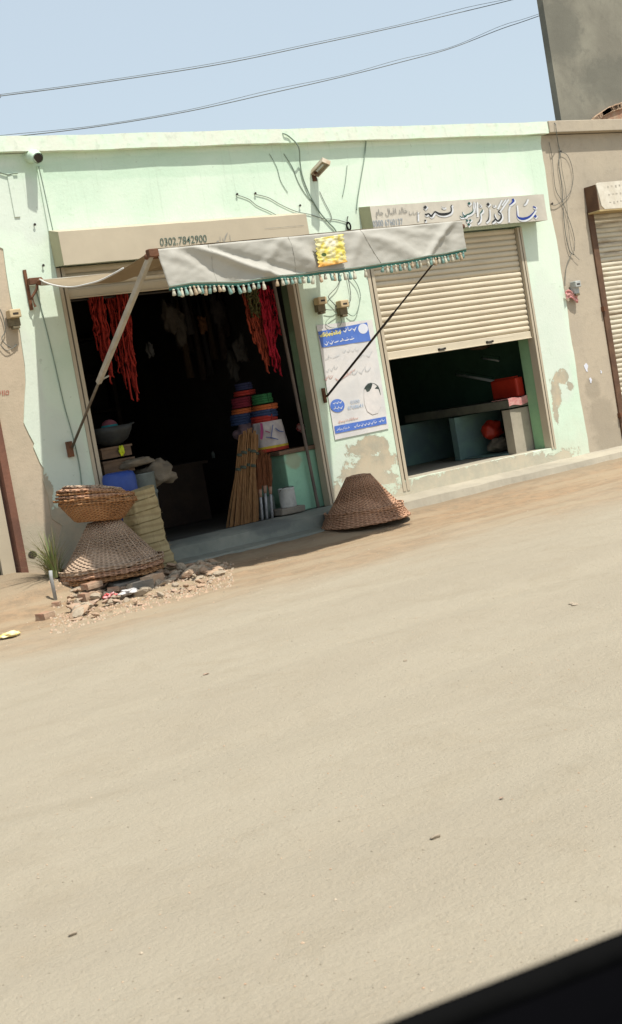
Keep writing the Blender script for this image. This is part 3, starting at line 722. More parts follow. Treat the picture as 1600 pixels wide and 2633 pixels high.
for px in (((1539, 796), (1595, 1068))):
    q = at(px[0], px[1], -.03); a = MB(); a.box(HX-.115, HX-.075, -.05, .02, q.z-.03, q.z+.03); a.build('hinge', M['rust'], NR)

NG = thing('building', 'tall grey cement wall rising behind the beige parapet, exposed brick arch at its foot', 'building', (15, .6, 4.1))
a = MB(); a.box(14.09, 24, .5, .60, 4.05, 12); a.build('wall', M['grey_b'], NG)
a = MB()
pts = [(1522, 307), (1532, 297), (1545, 288), (1560, 279), (1575, 273), (1600, 265), (1640, 250), (1700, 235)]
top = [at(x, y_, .49) for x, y_ in pts]
bm_ = [(p.x, p.z) for p in top]+[(top[-1].x, 4.1), (top[0].x, 4.1)]
a.prism(bm_, .47, .51); br = a.build('exposed_brickwork', M['brick'], NG)
a = MB()
for i in range(40):
    t = i/40*6.9; k = min(int(t), 6); p = top[k].lerp(top[k+1], t-k); a.obox(p+Vector((0, -.03, -.03)), Vector((.9, 0, .35)).normalized(), Vector((0, 1, 0)), Vector((-.35, 0, .9)).normalized(), .05+.02*rnd.random(), .02, .022+.01*rnd.random())
a.build('brick_course', M['brick2'], NG)

# ------------------------------------------------------------------ overhead lines
def spline(pts, n=8):
    P = []
    for i in range(len(pts)-1):
        p0, p1, p2, p3 = pts[max(i-1, 0)], pts[i], pts[i+1], pts[min(i+2, len(pts)-1)]
        for k in range(n):
            t = k/n; P.append(.5*((2*p1)+(p2-p0)*t+(2*p0-5*p1+4*p2-p3)*t*t+(3*p1-p0-3*p2+p3)*t**3))
    return P+[pts[-1]]
def wire(name, px, y, r, mat, label, cat, group=None, n=6):
    pts = spline([at(p[0], p[1], p[2] if len(p) > 2 else y) for p in px])
    a = MB(); a.tube(pts, r*(.75 if name == 'cable' else 1), n); o = a.build(name, mat, smooth=True); return tag(o, label, cat, group)
up_l = [(-900, 300), (-60, 254), (0, 247), (256, 213), (566, 165), (823, 112), (1026, 68), (1200, 28), (1330, -4), (1420, -30), (1800, -150)]
lo_l = [(-900, 430), (-60, 362), (0, 355), (240, 327), (481, 287), (695, 240), (887, 196), (1026, 161), (1160, 124), (1290, 74), (1400, 36), (1800, -110)]
YV = 1.6
wire('power_line', up_l, YV, .0052, M['cablegrey'], 'thicker upper dark overhead line across the sky', 'power line', 'overhead lines')
wire('power_line', [(x, y_-(4+5*math.sin(x*.012)**2)) for x, y_ in up_l], YV+.3, .003, M['cablegrey'], 'thin grey line running just above the upper overhead line', 'power line', 'overhead lines')
wire('power_line', lo_l, YV, .0052, M['cablegrey'], 'lower dark overhead line ending at the grey building', 'power line', 'overhead lines')
wire('power_line', [(x, y_-(3+5*math.sin(x*.010+1)**2)) for x, y_ in lo_l], YV+.3, .003, M['cablegrey'], 'thin grey line just above the lower overhead line', 'power line', 'overhead lines')

# ------------------------------------------------------------------ cables on the walls
GC = 'loose cables on the shop walls'
wire('cable', [(716, 345, .05), (728, 343, -.09), (745, 352, -.1), (768, 378, -.11), (772, 420, -.03), (780, 460, -.02), (800, 508, -.02), (822, 545, -.02), (845, 572, -.02), (865, 596, -.02), (874, 640, -.02), (868, 680, -.02)], 0, .010, M['cablegreen'],
     'thick dark cable curving from the parapet down behind the awning', 'cable', GC)
wire('cable', [(693, 395), (712, 430), (722, 465), (740, 495)], -.012, .004, M['cablegreen'], 'short faint cable left of the thick one, under the parapet', 'cable', GC)
wire('cable', [(730, 395), (752, 430), (768, 470), (790, 505), (806, 520)], -.012, .005, M['cablegreen'], 'pale cable hanging parallel left of the thick dark cable', 'cable', GC)
wire('cable', [(943, 345), (938, 400), (928, 460), (920, 510), (917, 540)], -.02, .009, M['cablegreen'], 'long straight cable down to the left corner of the lettered box', 'cable', GC)
wire('cable', [(893, 425), (888, 470), (881, 505)], -.014, .006, M['cablegreen'], 'short straight cable left of the lettered box, under the parapet', 'cable', GC)
wire('cable', [(610, 501), (640, 512), (660, 528), (690, 542), (720, 555), (760, 556)], -.015, .0045, M['cablegrey'], 'slack wire from a nail above the number box to its top edge', 'cable', GC)
wire('cable', [(655, 499), (690, 508), (720, 525), (760, 543), (800, 552), (830, 562), (848, 563), (870, 566), (895, 573)], -.015, .0045, M['cablegrey'], 'wire from the second nail across to the black clamp', 'cable', GC)
wire('cable', [(822, 492), (835, 520), (848, 545), (853, 562), (847, 569)], -.015, .0045, M['cablegrey'], 'short hanging wire ending in a twist below the wall lamp', 'cable', GC)
wire('cable', [(100, 428), (112, 480), (125, 540), (138, 600)], -.02, .006, M['cablegreen'], 'cable dropping from the drain spout to the number box', 'cable', GC)
wire('cable', [(92, 742), (112, 815), (140, 930), (165, 1040), (190, 1130), (205, 1200), (212, 1265)], -.014, .007, M['cablegreen'], 'long cable down the left green pier beside the awning arm', 'cable', GC)
wire('cable', [(0, 443), (12, 447), (22, 449), (32, 446), (46, 445)], -.02, .009, M['cablegreen'], 'short bent cable end at the top left edge of the green wall', 'cable', GC)
wire('cable', [(878, 706), (868, 735), (850, 755), (845, 765), (858, 780), (866, 790)], -.03, .006, M['cablegrey'], 'wire looping from under the awning between the two cream meters', 'cable', GC)
wire('cable', [(893, 704), (900, 740), (902, 768), (897, 780)], -.03, .006, M['cablegrey'], 'wire dropping straight onto the right cream meter', 'cable', GC)
wire('cable', [(897, 704), (918, 730), (927, 760), (922, 790), (915, 808), (905, 812), (892, 803)], -.03, .006, M['cablegreen'], 'wide wire loop right of the two cream meters', 'cable', GC)
wire('cable', [(835, 795), (855, 797), (866, 790), (870, 778)], -.035, .005, M['cablegrey'], 'short wire joining the two cream meters', 'cable', GC)
wire('cable', [(866, 805), (845, 820), (838, 832), (850, 842), (870, 842), (878, 828), (876, 812)], -.03, .005, M['cablegreen'], 'wire loop hanging below the two cream meters over the poster top', 'cable', GC)
wire('cable', [(1417, 316, .0), (1428, 318, -.12), (1431, 342, -.12), (1436, 372, -.02), (1440, 392), (1437, 425), (1444, 470), (1447, 510), (1450, 560), (1456, 610), (1465, 645), (1476, 655)], -.02, .007, M['cablegrey'], 'dark cable down the beige wall from the parapet to the grey meter', 'cable', GC)
wire('cable', [(1440, 390), (1458, 398), (1470, 425), (1474, 460), (1466, 495), (1448, 515), (1430, 527), (1418, 526)], -.02, .005, M['cablegrey'], 'big round cable loop on the beige wall', 'cable', GC)
wire('cable', [(1412, 365), (1420, 405), (1424, 450), (1430, 490), (1447, 520), (1462, 560), (1472, 590), (1478, 620), (1477, 645)], -.02, .005, M['cablegrey'], 'thin cable left of the dark one on the beige wall', 'cable', GC)
wire('cable', [(1441, 392), (1446, 440), (1455, 490), (1460, 560), (1466, 620), (1474, 650), (1490, 668)], -.026, .004, M['cablegrey'], 'thin cable right of the dark one ending in a loose tip', 'cable', GC)
wire('cable', [(1471, 650), (1458, 680), (1454, 710), (1453, 735)], -.02, .006, M['cablegrey'], 'cable curving down to the pink rag beside the grey meter', 'cable', GC)
wire('cable', [(0, 795), (8, 815), (14, 850), (5, 870), (15, 885), (28, 893)], -.02, .006, M['cablegrey'], 'wire hanging from the left edge beside the far left meter', 'cable', GC)
wire('cable', [(0, 885), (15, 900), (30, 897), (44, 885), (38, 893)], -.02, .005, M['cablegrey'], 'lower slack wire below the far left meter', 'cable', GC)

def cable_label_nails():
    for k, (px, py, lb) in enumerate(((608, 500, 'left of two dark nails above the number box'), (655, 498, 'right of two dark nails above the number box'), (770, 529, 'small nail left of the thick cable above the number box end'),
                                  (88, 578, 'dark nail in the left green pier, upper'), (110, 683, 'dark nail in the left green pier, lower'), (1418, 524, 'dark clip on the green edge beside the beige wall'), (1440, 390, 'dark clip holding the cables on the beige wall'))):
        p = at(px, py, -.008); a = MB(); a.tube([p+Vector((0, .01, 0)), p+Vector((0, -.014, 0)), p+Vector((0, -.018, 0)), p+Vector((0, -.022, 0))], [.006, .006, .014, .012], 8)
        tag(a.build('wall_nail', M['dark']), lb, 'nail', 'nails and clips in the walls')
cable_label_nails()
p = at(897, 582, -.03); t = thing('cable_clamp', 'black oval cable clamp hanging by the lettered shutter box', 'clamp', p)
a = MB(); a.torus((0, 0, 0), .034, .010, 20, 8); 
for i, v in enumerate(a.v): a.v[i] = p+Vector((v.x*.75, -v.z, v.y*1.2))
a.build('ring', M['black'], t, smooth=True)
a = MB(); a.tube([p+Vector((0, 0, .035)), p+Vector((-.01, .0, .07)), p+Vector((.02, .01, .11))], .006, 6); a.build('hook', M['dark'], t)

# ------------------------------------------------------------------ meters, lamp
def meter(px, py, label, grey=False, w=.105):
    p = at(px, py, -.05); t = thing('electricity_meter', label, 'meter', Vector((p.x, 0, p.z)), 'electricity meters on the walls')
    x, z = p.x, p.z
    a = MB(); a.box(x-w/2, x+w/2, -.075, -.008, z-.10, z+.03); a.build('base', M['meterg'] if grey else M['meterd'], t, bevel=.006)
    a = MB(); a.box(x-w*.55, x+w*.55, -.115, -.02, z-.025, z+.055); c_ = a.build('cover', M['meterg'] if grey else M['meter'], t, bevel=.010)
    a = MB(); a.box(x-.028, x+.028, -.1165, -.1145, z+.002, z+.022); a.build('display', M['dark'], c_)
    a = MB(); a.box(x-.035, x+.035, -.085, -.03, z-.125, z-.101); a.build('terminal_block', M['meterd'], t, bevel=.004)
    return t
meter(822, 778, 'left of the two cream electricity meters above the poster'); meter(879, 786, 'right of the two cream electricity meters above the poster, dark slot showing')
meter(34, 812, 'cream electricity meter on the beige wall at the far left'); meter(1478, 735, 'small grey electricity meter on the beige wall', True, .09)
a = MB(); p = at(1466, 753, -.03)
a.grid(lambda u, v: p+Vector((-.10+.2*u, -.02-.03*mnoise.noise(Vector((u*4, v*4, 2))), .02-.10*v+.03*math.sin(u*5)-.03*u)), 14, 10)
tag(a.build('rag', M['pink'], smooth=True, solid=.004), 'crumpled pink rag hanging below the grey meter', 'rag')
# lamp
A0 = at(810, 446, -.03); A1 = at(839, 415, -.27)
t = thing('wall_lamp', 'box-shaped outdoor lamp jutting up from the green wall above the shops', 'lamp', Vector((A0.x, 0, A0.z)))
d = (A1-A0); L = d.length; d.normalize(); op_ = (CAM-A0).normalized()*.8+Vector((0, 0, -.55)); op_ = (op_-d*op_.dot(d)).normalized(); nz_ = -op_; sx = d.cross(nz_).normalized()
a = MB(); c = (A0+A1)/2; hw = .046; hh = .026
for sgn in (-1, 1): a.obox(c+sx*sgn*hw, d, sx, nz_, L/2, .004, hh)
a.obox(c+nz_*hh, d, sx, nz_, L/2, hw+.004, .004); a.obox(A1, d, sx, nz_, .004, hw+.004, hh); a.obox(A0, d, sx, nz_, .004, hw+.004, hh)
a.build('housing', mk('lamp_housing', (.56, .50, .40), (.40, .30, .2), 6), t)
a = MB(); a.obox(c+nz_*(hh-.014), d, sx, nz_, L/2-.01, hw-.006, .003); a.build('reflector', M['lampin'], t)
a = MB(); a.tube([c-d*L*.33+nz_*.01, c+d*L*.25+nz_*.01], .014, 10); a.build('bulb', M['glass_t'], t)
a = MB(); a.tube([A0+Vector((0, .04, -.01)), A0+Vector((0, -.01, 0)), A0+d*.03], .012, 8); a.box(A0.x-.03, A0.x+.03, -.014, -.0055, A0.z-.08, A0.z+.02); a.build('bracket', M['rust'], t)
a = MB(); a.tube([A0+Vector((0, -.01, -.02)), A0+Vector((-.005, -.012, -.08))], .004, 6); a.build('lead', M['dark'], t)

# ------------------------------------------------------------------ poster
PY = -.016
t = thing('poster', 'faded white poster with blue bands and a man with dark hair, on the middle pier', 'poster', (9.6, 0, 1.5))
c4 = [at(814, 836, PY), at(957, 822, PY), at(1000, 1102, PY), at(862, 1131, PY)]
a = MB()
def pf(u, v):
    p = c4[0].lerp(c4[1], u).lerp(c4[3].lerp(c4[2], u), v)
    wr = .0022*math.exp(-((u-.58-.02*v)/.03)**2)+.0018*math.exp(-((u-.86)/.03)**2)+.0018*math.exp(-((u*.8+v-.62)/.03)**2)*(v < .5)
    return p+Vector((0, -wr, 0))
a.grid(pf, 60, 60); a.build('sheet', M['paper'], t, smooth=True)
PP = PY-.0048
def quad(mb, pts, y=PP): mb.add([at(x, z, y) for x, z in pts], [tuple(range(len(pts)))])
a = MB(); quad(a, [(818, 853), (944, 829), (954, 876), (828, 894)])
b0 = [(860, 1096), (992, 1071), (995, 1089), (863, 1115)]; quad(a, b0)
cx, cy = 868, 1043; quad(a, [(cx+18.5*math.cos(k*.2618), cy+17*math.sin(k*.2618)) for k in range(24)])
a.build('blue_panel', M['pblue'], t)
a = MB(); quad(a, [(934+12.5*math.cos(k*.2618), 845+13*math.sin(k*.2618)) for k in range(24)], PP-.001)
scribble(a, 882, 852, 918, 845, 9, PP-.0015, 3, 2.2); scribble(a, 834, 886, 872, 878, 9, PP-.0015, 4, 2.0); scribble(a, 874, 878, 912, 871, 9, PP-.0015, 9, 2.2)
scribble(a, 866, 1107, 900, 1100, 6, PP-.0015, 12, 1.2); scribble(a, 910, 1098, 970, 1086, 7, PP-.0015, 13, 1.3); scribble(a, 974, 1084, 990, 1081, 6, PP-.0015, 14, 1.3)
scribble(a, 856, 1038, 880, 1034, 7, PP-.0015, 15, 1.5); scribble(a, 858, 1052, 882, 1048, 7, PP-.0015, 16, 1.6)
a.build('white_lettering', M['pwhite'], t)
a = MB(); scribble(a, 822, 864, 877, 853, 8, PP-.0016, 21, 3.2); scribble(a, 824, 866, 878, 856, 6, PP-.0019, 22, 2.4); a.build('yellow_lettering', M['pyellow'], t)
a = MB(); scribble(a, 833, 976, 858, 968, 8, PP, 31, 2.2); stroke(a, [(862, 972, 1), (872, 978, 3), (888, 968, 2), (905, 958, 1)], PP); scribble(a, 870, 1086, 922, 1075, 6, PP, 32, 1.8)
scribble(a, 890, 965, 915, 950, 8, PP, 33, 1.5); a.build('faded_red_lettering', M['ppink'], t)
a = MB(); scribble(a, 835, 925, 875, 915, 14, PP, 41, 1.2); scribble(a, 905, 962, 955, 950, 13, PP, 42, 1.4); scribble(a, 838, 955, 870, 945, 9, PP, 43, 1.1); scribble(a, 920, 920, 960, 910, 14, PP, 44, 1.2); scribble(a, 880, 905, 925, 900, 9, PP, 45, 1.0)
a.build('faded_grey_lettering', M['pgrey'], t)
p0 = at(902, 1036, PP); p1 = at(925, 1031, PP); text('poster_number', '0300', p0.x, p1.x, (p0.z+p1.z)/2-.012, .034, PP, M['pblue2'], t, 0, .01)
p0 = at(895, 1051, PP); p1 = at(934, 1043, PP); text('poster_number', '6768641', p0.x, p1.x, (p0.z+p1.z)/2-.012, .038, PP, M['pblue2'], t, 0, .01)
a = MB(); quad(a, [(937, 1000), (945, 990), (962, 988), (976, 998), (982, 1020), (980, 1045), (972, 1062), (958, 1066), (945, 1058), (938, 1040), (936, 1020)], PP); a.build('portrait_face', M['skin'], t)
a = MB(); quad(a, [(936, 1001), (940, 993), (947, 986), (955, 984), (958, 988), (955, 998), (950, 1006), (944, 1008), (940, 1001)], PP-.001)
stroke(a, [(953, 985, 1), (964, 987, 1.6), (972, 994, 2.5), (976, 1004, 2.5), (979, 1016, .8)], PP-.0012)
quad(a, [(964, 999), (970, 993), (976, 1001), (970, 1000)], PP-.0013); a.build('portrait_hair', M['hair'], t)

# ------------------------------------------------------------------ awning
AW = thing('awning', 'grey canvas awning with tasselled valance stretched over the left shop', 'awning', (7.6, -1.2, 2.8))
YF = -2.3; YFL = -2.6; YR = -.17
RL = at(105, 727, YR); FL = at(392, 648, YFL); FR = at(1190, 573, YF); RR = Vector((FR.x-.05, YR, RL.z))
zf = (FL.z+FR.z)/2
a = MB(); a.tube([Vector((RL.x, YR, RL.z)), RR], .030, 12); a.build('rear_roller', M['armtube'], AW, smooth=True)
a = MB(); a.tube([FL+Vector((-.05, .03, -.03)), FR+Vector((.03, .03, -.03))], .022, 12); a.build('front_rail', M['rust'], AW, smooth=True)
a = MB()
def canopy(u, v):
    A = RL.lerp(RR, u); Bq = (FL+Vector((.02, 0, .026))).lerp(FR+Vector((0, 0, .026)), u)
    p = A.lerp(Bq, v); p.z += .028*(1-v)
    sag = (.05+.085*math.exp(-(u/.03)**2)+.10*math.exp(-((u-.10)/.06)**2))*math.sin(math.pi*min(1, v**.8))+.012*math.sin(math.pi*v)*math.cos(u*math.pi*6)
    return p+Vector((0, 0, -sag+.008*mnoise.noise(Vector((u*9, v*6, 1)))))
a.grid(canopy, 48, 24); a.build('canopy', M['canvas_top'], AW, smooth=True, solid=.003)
a = MB(); a.tube([canopy(0, k/24)+Vector((-.004, 0, .004)) for k in range(19)], .008, 6); a.build('edge_hem', M['white'], AW, smooth=True)
# valance: top along the rail, lower edge as measured
bot = [(437, 739), (500, 728), (560, 727), (634, 725), (700, 714), (760, 707), (830, 698), (900, 693), (987, 679), (1050, 670), (1100, 660), (1150, 652), (1203, 640)]
topl = [(402, 641), (1188, 567)]
def vbot(u):
    f = u*(len(bot)-1); i = min(int(f), len(bot)-2); t_ = f-i
    return at(bot[i][0]*(1-t_)+bot[i+1][0]*t_, bot[i][1]*(1-t_)+bot[i+1][1]*t_, YFL+(YF-YFL)*u-.03)
def vtop(u): return at(topl[0][0]+(topl[1][0]-topl[0][0])*u, topl[0][1]+(topl[1][1]-topl[0][1])*u, YFL+(YF-YFL)*u-.026)
def fold(u, v):
    def line(u0, u1, w, A):       # a crease running from (u0, top) to (u1, bottom)
        c_ = u0+(u1-u0)*v; return A*math.exp(-((u-c_)/w)**2)*min(1, v*3+.2)
    y = line(.12, .36, .022, .040)+line(.155, .46, .03, -.022)+line(.07, .22, .03, -.018)+line(.40, .30, .02, .020)+line(.40, .52, .03, .02)+line(.66, .58, .015, .022)+line(.67, .80, .04, .018)+line(.97, .84, .014, .030)+line(.98, .93, .02, -.02)+line(.05, .02, .02, .015)
    y = y*1.1+.009*mnoise.noise(Vector((u*14-v*3, v*2, 3)))+.004*mnoise.noise(Vector((u*34+v*5, v*5, 8)))+.003*mnoise.noise(Vector((u*70, v*16, 3)))
    return -y
a = MB()
def val(u, v):
    p = vtop(u).lerp(vbot(u), v); p.y += fold(u, v)+.02*v; return p
a.grid(val, 160, 20); V_ = a.build('valance', M['canvas'], AW, smooth=True, solid=.003)
for us in (.17, .43, .665):
    a = MB(); a.tube([val(us, k/10)+Vector((0, -.003, 0)) for k in range(11)], .0022, 5); a.build('seam', M['canvas'], V_)
a = MB(); a.tube([val(k/60, .985)+Vector((0, -.006, .004)) for k in range(61)], .0035, 5); a.build('hem_cord', M['cablegreen'], V_)
a = MB()
for k in range(160):
    p = val(k/160, 1); q = val((k+1)/160, 1); d_ = Vector((0, .004, -.022)); a.add([p, q, q+d_, p+d_], [(0, 1, 2, 3)])
a.build('green_trim', M['trim'], V_)
n_t = 68; pr = {}
R2 = random.Random(3)
for i in range(n_t):
    u = .012+.976*i/(n_t-1); 
    if R2.random() < .08 and i > 1: continue
    key = ('cream_t', 'teal_t')[i % 2] if R2.random() < .85 else 'orange_t'
    if key not in pr:
        a = MB(); a.tube([(0, 0, 0), (0, 0, -.008), (0, 0, -.014), (0, 0, -.03), (0, 0, -.06), (0, 0, -.066)], [.003, .012, .008, .013, .017, .012], 7)
        o = a.build('tassel', M[key], smooth=True); pr[key] = o; o.parent = V_
    else:
        o = pr[key].copy(); COL.objects.link(o); o.parent = V_
    p = val(u, 1)+Vector((0, .003, -.016)); o.location = p-wloc(V_); o.rotation_euler = (R2.uniform(-.1, .1), R2.uniform(-.25, .25), R2.uniform(0, 6)); o.scale = (1, 1, R2.uniform(.8, 1.2))
# arms
def joint(p): return p
a0 = at(388, 655, YFL); a1 = at(262, 962, -.95); lo = at(186, 1150, -.07)
dvec = (lo-a0); mid_ = a0+dvec*.62
a = MB(); dd = dvec.normalized(); s1 = dd.cross(Vector((0, 1, 0))).normalized(); s2 = dd.cross(s1)
a.obox((a0+mid_)/2, dd, s1, s2, (mid_-a0).length/2, .021, .021); arm = a.build('arm', M['armtube'], AW, bevel=.004)
a = MB(); a.tube([mid_-dd*.1, lo], .013, 8); a.build('arm_rod', M['armrod'], arm, smooth=True)
a = MB(); a.tube([mid_-dd*.03+s1*.02, mid_-dd*.03+Vector((.10, 0, .03))], .008, 6); a.build('thumb_screw', M['armtube'], arm)
b0_ = at(1183, 592, YF); lo2 = at(842, 1018, -.05); dv2 = (lo2-b0_)
a = MB(); a.tube([b0_, b0_+dv2*.5], .009, 8); a.tube([b0_+dv2*.47, lo2], .013, 8); a.build('arm', M['dark'], AW, smooth=True)
a = MB(); a.box(lo.x-.035, lo.x+.015, -.06, -.0065, lo.z-.09, lo.z+.06); a.tube([lo, lo+Vector((0, .04, 0))], .02, 8); a.build('lower_bracket', M['rust'], AW, bevel=.004)
a = MB(); a.box(lo2.x-.035, lo2.x-.005, -.04, -.0065, lo2.z-.07, lo2.z+.09); a.tube([lo2, lo2+Vector((-.02, .03, 0))], .014, 8); a.build('lower_bracket', M['rust'], AW, bevel=.003)
a = MB(); q = at(70, 726, -.03); a.box(q.x-.015, q.x+.015, -.03, -.0065, q.z-.26, q.z+.12); a.box(q.x, q.x+.13, -.09, -.03, q.z-.03, q.z+.03)
a.tube([q+Vector((.09, -.04, 0)), q+Vector((.06, -.05, -.08)), q+Vector((.0, -.04, -.15)), q+Vector((.02, -.04, -.24))], .014, 8)
a.tube([q+Vector((.12, -.05, 0)), RL+Vector((-.01, 0, 0))], .028, 8); a.build('wall_bracket', M['rust'], AW, bevel=.003)
a = MB(); q2 = Vector((RR.x, 0, RR.z)); a.box(q2.x-.02, q2.x+.02, YR, -.0065, q2.z-.05, q2.z+.05); a.build('wall_bracket', M['rust'], AW, bevel=.003)
a = MB(); q = at(396, 650, YFL); a.box(q.x-.06, q.x+.03, YFL-.03, YFL+.03, q.z-.035, q.z+.03); a.build('rail_end_cap', M['rust'], AW, bevel=.008)
# gold packet on the valance
a = MB()
def gp(u, v):
    px = 810+(882-810)*u+(10)*v; py = 614-12*u+(74)*v-(2*u*v)
    px += 1.6*math.sin(v*40)*(u-.5)*2
    return at(px, py, YFL+(YF-YFL)*(.52+.09*u)-.075)+Vector((0, .012*mnoise.noise(Vector((u*7, v*7, 4)))+.006*mnoise.noise(Vector((u*5, v*22, 8))), 0))
a.grid(gp, 26, 34); tag(a.build('foil_packet', M['gold'], smooth=True, solid=.004), 'crumpled gold foil packet fixed to the awning valance', 'packet')

# ------------------------------------------------------------------ wicker baskets
def cone_basket(mb, r0_, r1, h, rims=3, seed=1, n=90, rim0=0.0):
    """upside-down conical basket: wide rim on the ground, narrow flat top"""
    R = random.Random(seed); prof = []
    for i in range(25):
        v = i/24; r = r0_+(r1-r0_)*(v**.93); prof.append((r+.010*math.sin(v*9)*(v > .02), rim0+h*v))
    prof += [(r1*.6, rim0+h+.012), (0.001, rim0+h+.016)]
    mb.lathe(prof, (0, 0, 0), n, .05)
def ribs(mb, r0_, r1, h, z0, n=44, r=.006):
    for k in range(n):
        t = 2*math.pi*(k+.3*rnd.random())/n
        mb.tube([((r0_+(r1-r0_)*(v**.93)+.003)*math.cos(t), (r0_+(r1-r0_)*(v**.93)+.003)*math.sin(t), z0+h*v) for v in (0, .25, .5, .75, 1)], r, 5)
def rim_ring(mb, r, z, seed, th=.012, n=70, rag=.012):
    R = random.Random(seed); ph = R.random()*9
    pts = [((r+rag*mnoise.noise(Vector((math.cos(2*math.pi*k/n)*3+ph, math.sin(2*math.pi*k/n)*3, z*9))))*math.cos(2*math.pi*k/n), (r+rag*mnoise.noise(Vector((k*.7, ph, 0))))*math.sin(2*math.pi*k/n), z+.010*mnoise.noise(Vector((math.cos(2*math.pi*k/n)*2, math.sin(2*math.pi*k/n)*2, ph)))) for k in range(n)]+[]
    pts.append(pts[0]); mb.tube(pts, th, 6, False)
def weave_rows(mb, r0_, r1, h, z0, rows, seed, n=88, amp=.0011, th=.0062):
    R = random.Random(seed)
    for j in range(rows):
        v = (j+.5)/rows; r = r0_+(r1-r0_)*(v**.93)+.001; pts = []
        for k in range(n+1):
            t = 2*math.pi*k/n; q = amp*(1 if (k+j) % 2 else -1)
            pts.append(((r+q+.006*mnoise.noise(Vector((t*2, v*7, seed))))*math.cos(t), (r+q)*math.sin(t), z0+h*v+.004*mnoise.noise(Vector((math.cos(t)*3, math.sin(t)*3, v*20)))))
        mb.tube(pts, th, 5, False)
BG = 'upside-down conical wicker baskets'
def big_basket(px, py, y, zc, label, mat, rr, h, seed, extra):
    c = at(px, py, y); c.z = zc
    t = thing('wicker_basket', label, 'basket', c, BG)
    a = MB(); cone_basket(a, rr, rr*.30, h, seed=seed, rim0=.0)
    weave_rows(a, rr, rr*.30, h, 0, int(h/.0135), seed); ribs(a, rr+.002, rr*.30+.001, h, 0, 34, .0070)
    a.v = [p+c for p in a.v]; a.build('woven_body', mat, t, smooth=True)
    a = MB(); rim_ring(a, rr+.015, .012, seed, .014); rim_ring(a, rr+.02, .035, seed+1, .010); a.v = [p+c for p in a.v]; a.build('rim', mat, t, smooth=True)
    return t, c
tB, cB = big_basket(938, 1322, -.62, .115, 'reddish brown conical basket upside down below the poster, half in shade', M['w3'], .395, .38, 5, 0)
# under-basket skirt (a second basket beneath)
a = MB(); c = Vector((cB.x, cB.y, .0))
cc = thing('wicker_basket', 'lowest rim of a second reddish basket under the one below the poster', 'basket', c, BG)
for (q, z_) in ((.47, .015), ): rim_ring(a, q, z_, 9, .016)
a.lathe([(.47, .012), (.43, .075), (.40, .13)], (0, 0, 0), 80, .04); weave_rows(a, .47, .40, .125, .012, 8, 11)
a.v = [p+c for p in a.v]; a.build('woven_body', M['w3'], cc, smooth=True)
zb = .17
tA, cA = big_basket(289, 1462, -.80, zb, 'large grey-brown conical basket upside down on a slab at the left', M['w1'], .455, .415, 15, 0)
for k, (rr, z_, lb) in enumerate(((.47, -.045, 'upper brown basket rim squeezed under the large left basket'), (.455, -.095, 'lowest brown basket rim under the large left basket, on the slab'))):
    c = Vector((cA.x, cA.y, zb+z_)); t = thing('wicker_basket', lb, 'basket', c, BG)
    a = MB(); a.lathe([(rr-.02, .0), (rr, .03), (rr-.05, .045)], (0, 0, 0), 80, .05); rim_ring(a, rr, .012, 30+k, .014, 70, .02); rim_ring(a, rr-.01, .035, 36+k, .010, 70, .02)
    weave_rows(a, rr, rr-.03, .04, 0, 3, 17+k); a.v = [p+c for p in a.v]; a.build('woven_body', M['w2'] if k else M['w3'], t, smooth=True)
# shallow tray baskets stacked right way up on its top
c = Vector((5.81, -.80, zb+.425))
tt = thing('wicker_tray', 'stack of orange-brown wicker trays balanced on the large left basket', 'tray basket', c)
a = MB(); tilt = Matrix.Rotation(math.radians(6), 3, 'Y')
a.lathe([(.001, 0), (.20, .0), (.23, .02), (.29, .09), (.345, .165), (.335, .17), (.28, .09), (.22, .03), (.001, .02)], (0, 0, 0), 80, .05)
weave_rows(a, .215, .345, .155, .01, 11, 44, 70)
for v in range(3): rim_ring(a, .352-.004*v, .165+.012*v, 50+v, .009, 70, .016)
a.v = [tilt@p+c for p in a.v]; a.build('woven_bowl', M['w2'], tt, smooth=True)
for k, (dx, z_, r_, mt) in enumerate(((-.01, .20, .345, 'w2'), (-.005, .218, .345, 'w3'), (.0, .238, .33, 'w2'), (-.03, .262, .31, 'w3'), (-.01, .285, .27, 'w1'))):
    a = MB(); a.lathe([(.001, -.01), (r_*.7, -.005), (r_-.02, 0), (r_, .012), (r_-.03, .022)], (0, 0, 0), 60, .09)
    rim_ring(a, r_, .008, 60+k, .012, 60, .035); rim_ring(a, r_-.03, .018, 66+k, .009, 60, .04)
    til = Matrix.Rotation(math.radians(5+2*k), 3, 'Y'); a.v = [til@p+c+Vector((dx, 0, z_)) for p in a.v]; a.build('flat_tray', M[mt], tt, smooth=True)
c2 = c+Vector((.05, -.27, .22)); a = MB()
a.grid(lambda u, v: c2+Vector((-.07+.14*u, -.03+.06*v, .02*math.sin(u*7)+.02*mnoise.noise(Vector((u*3, v*4, 9))))), 10, 6)
tag(a.build('plastic_scrap', mk('blue_plastic_scrap', (.08, .25, .32), None, 9), solid=.004), 'blue plastic scrap tucked between the stacked trays', 'scrap')

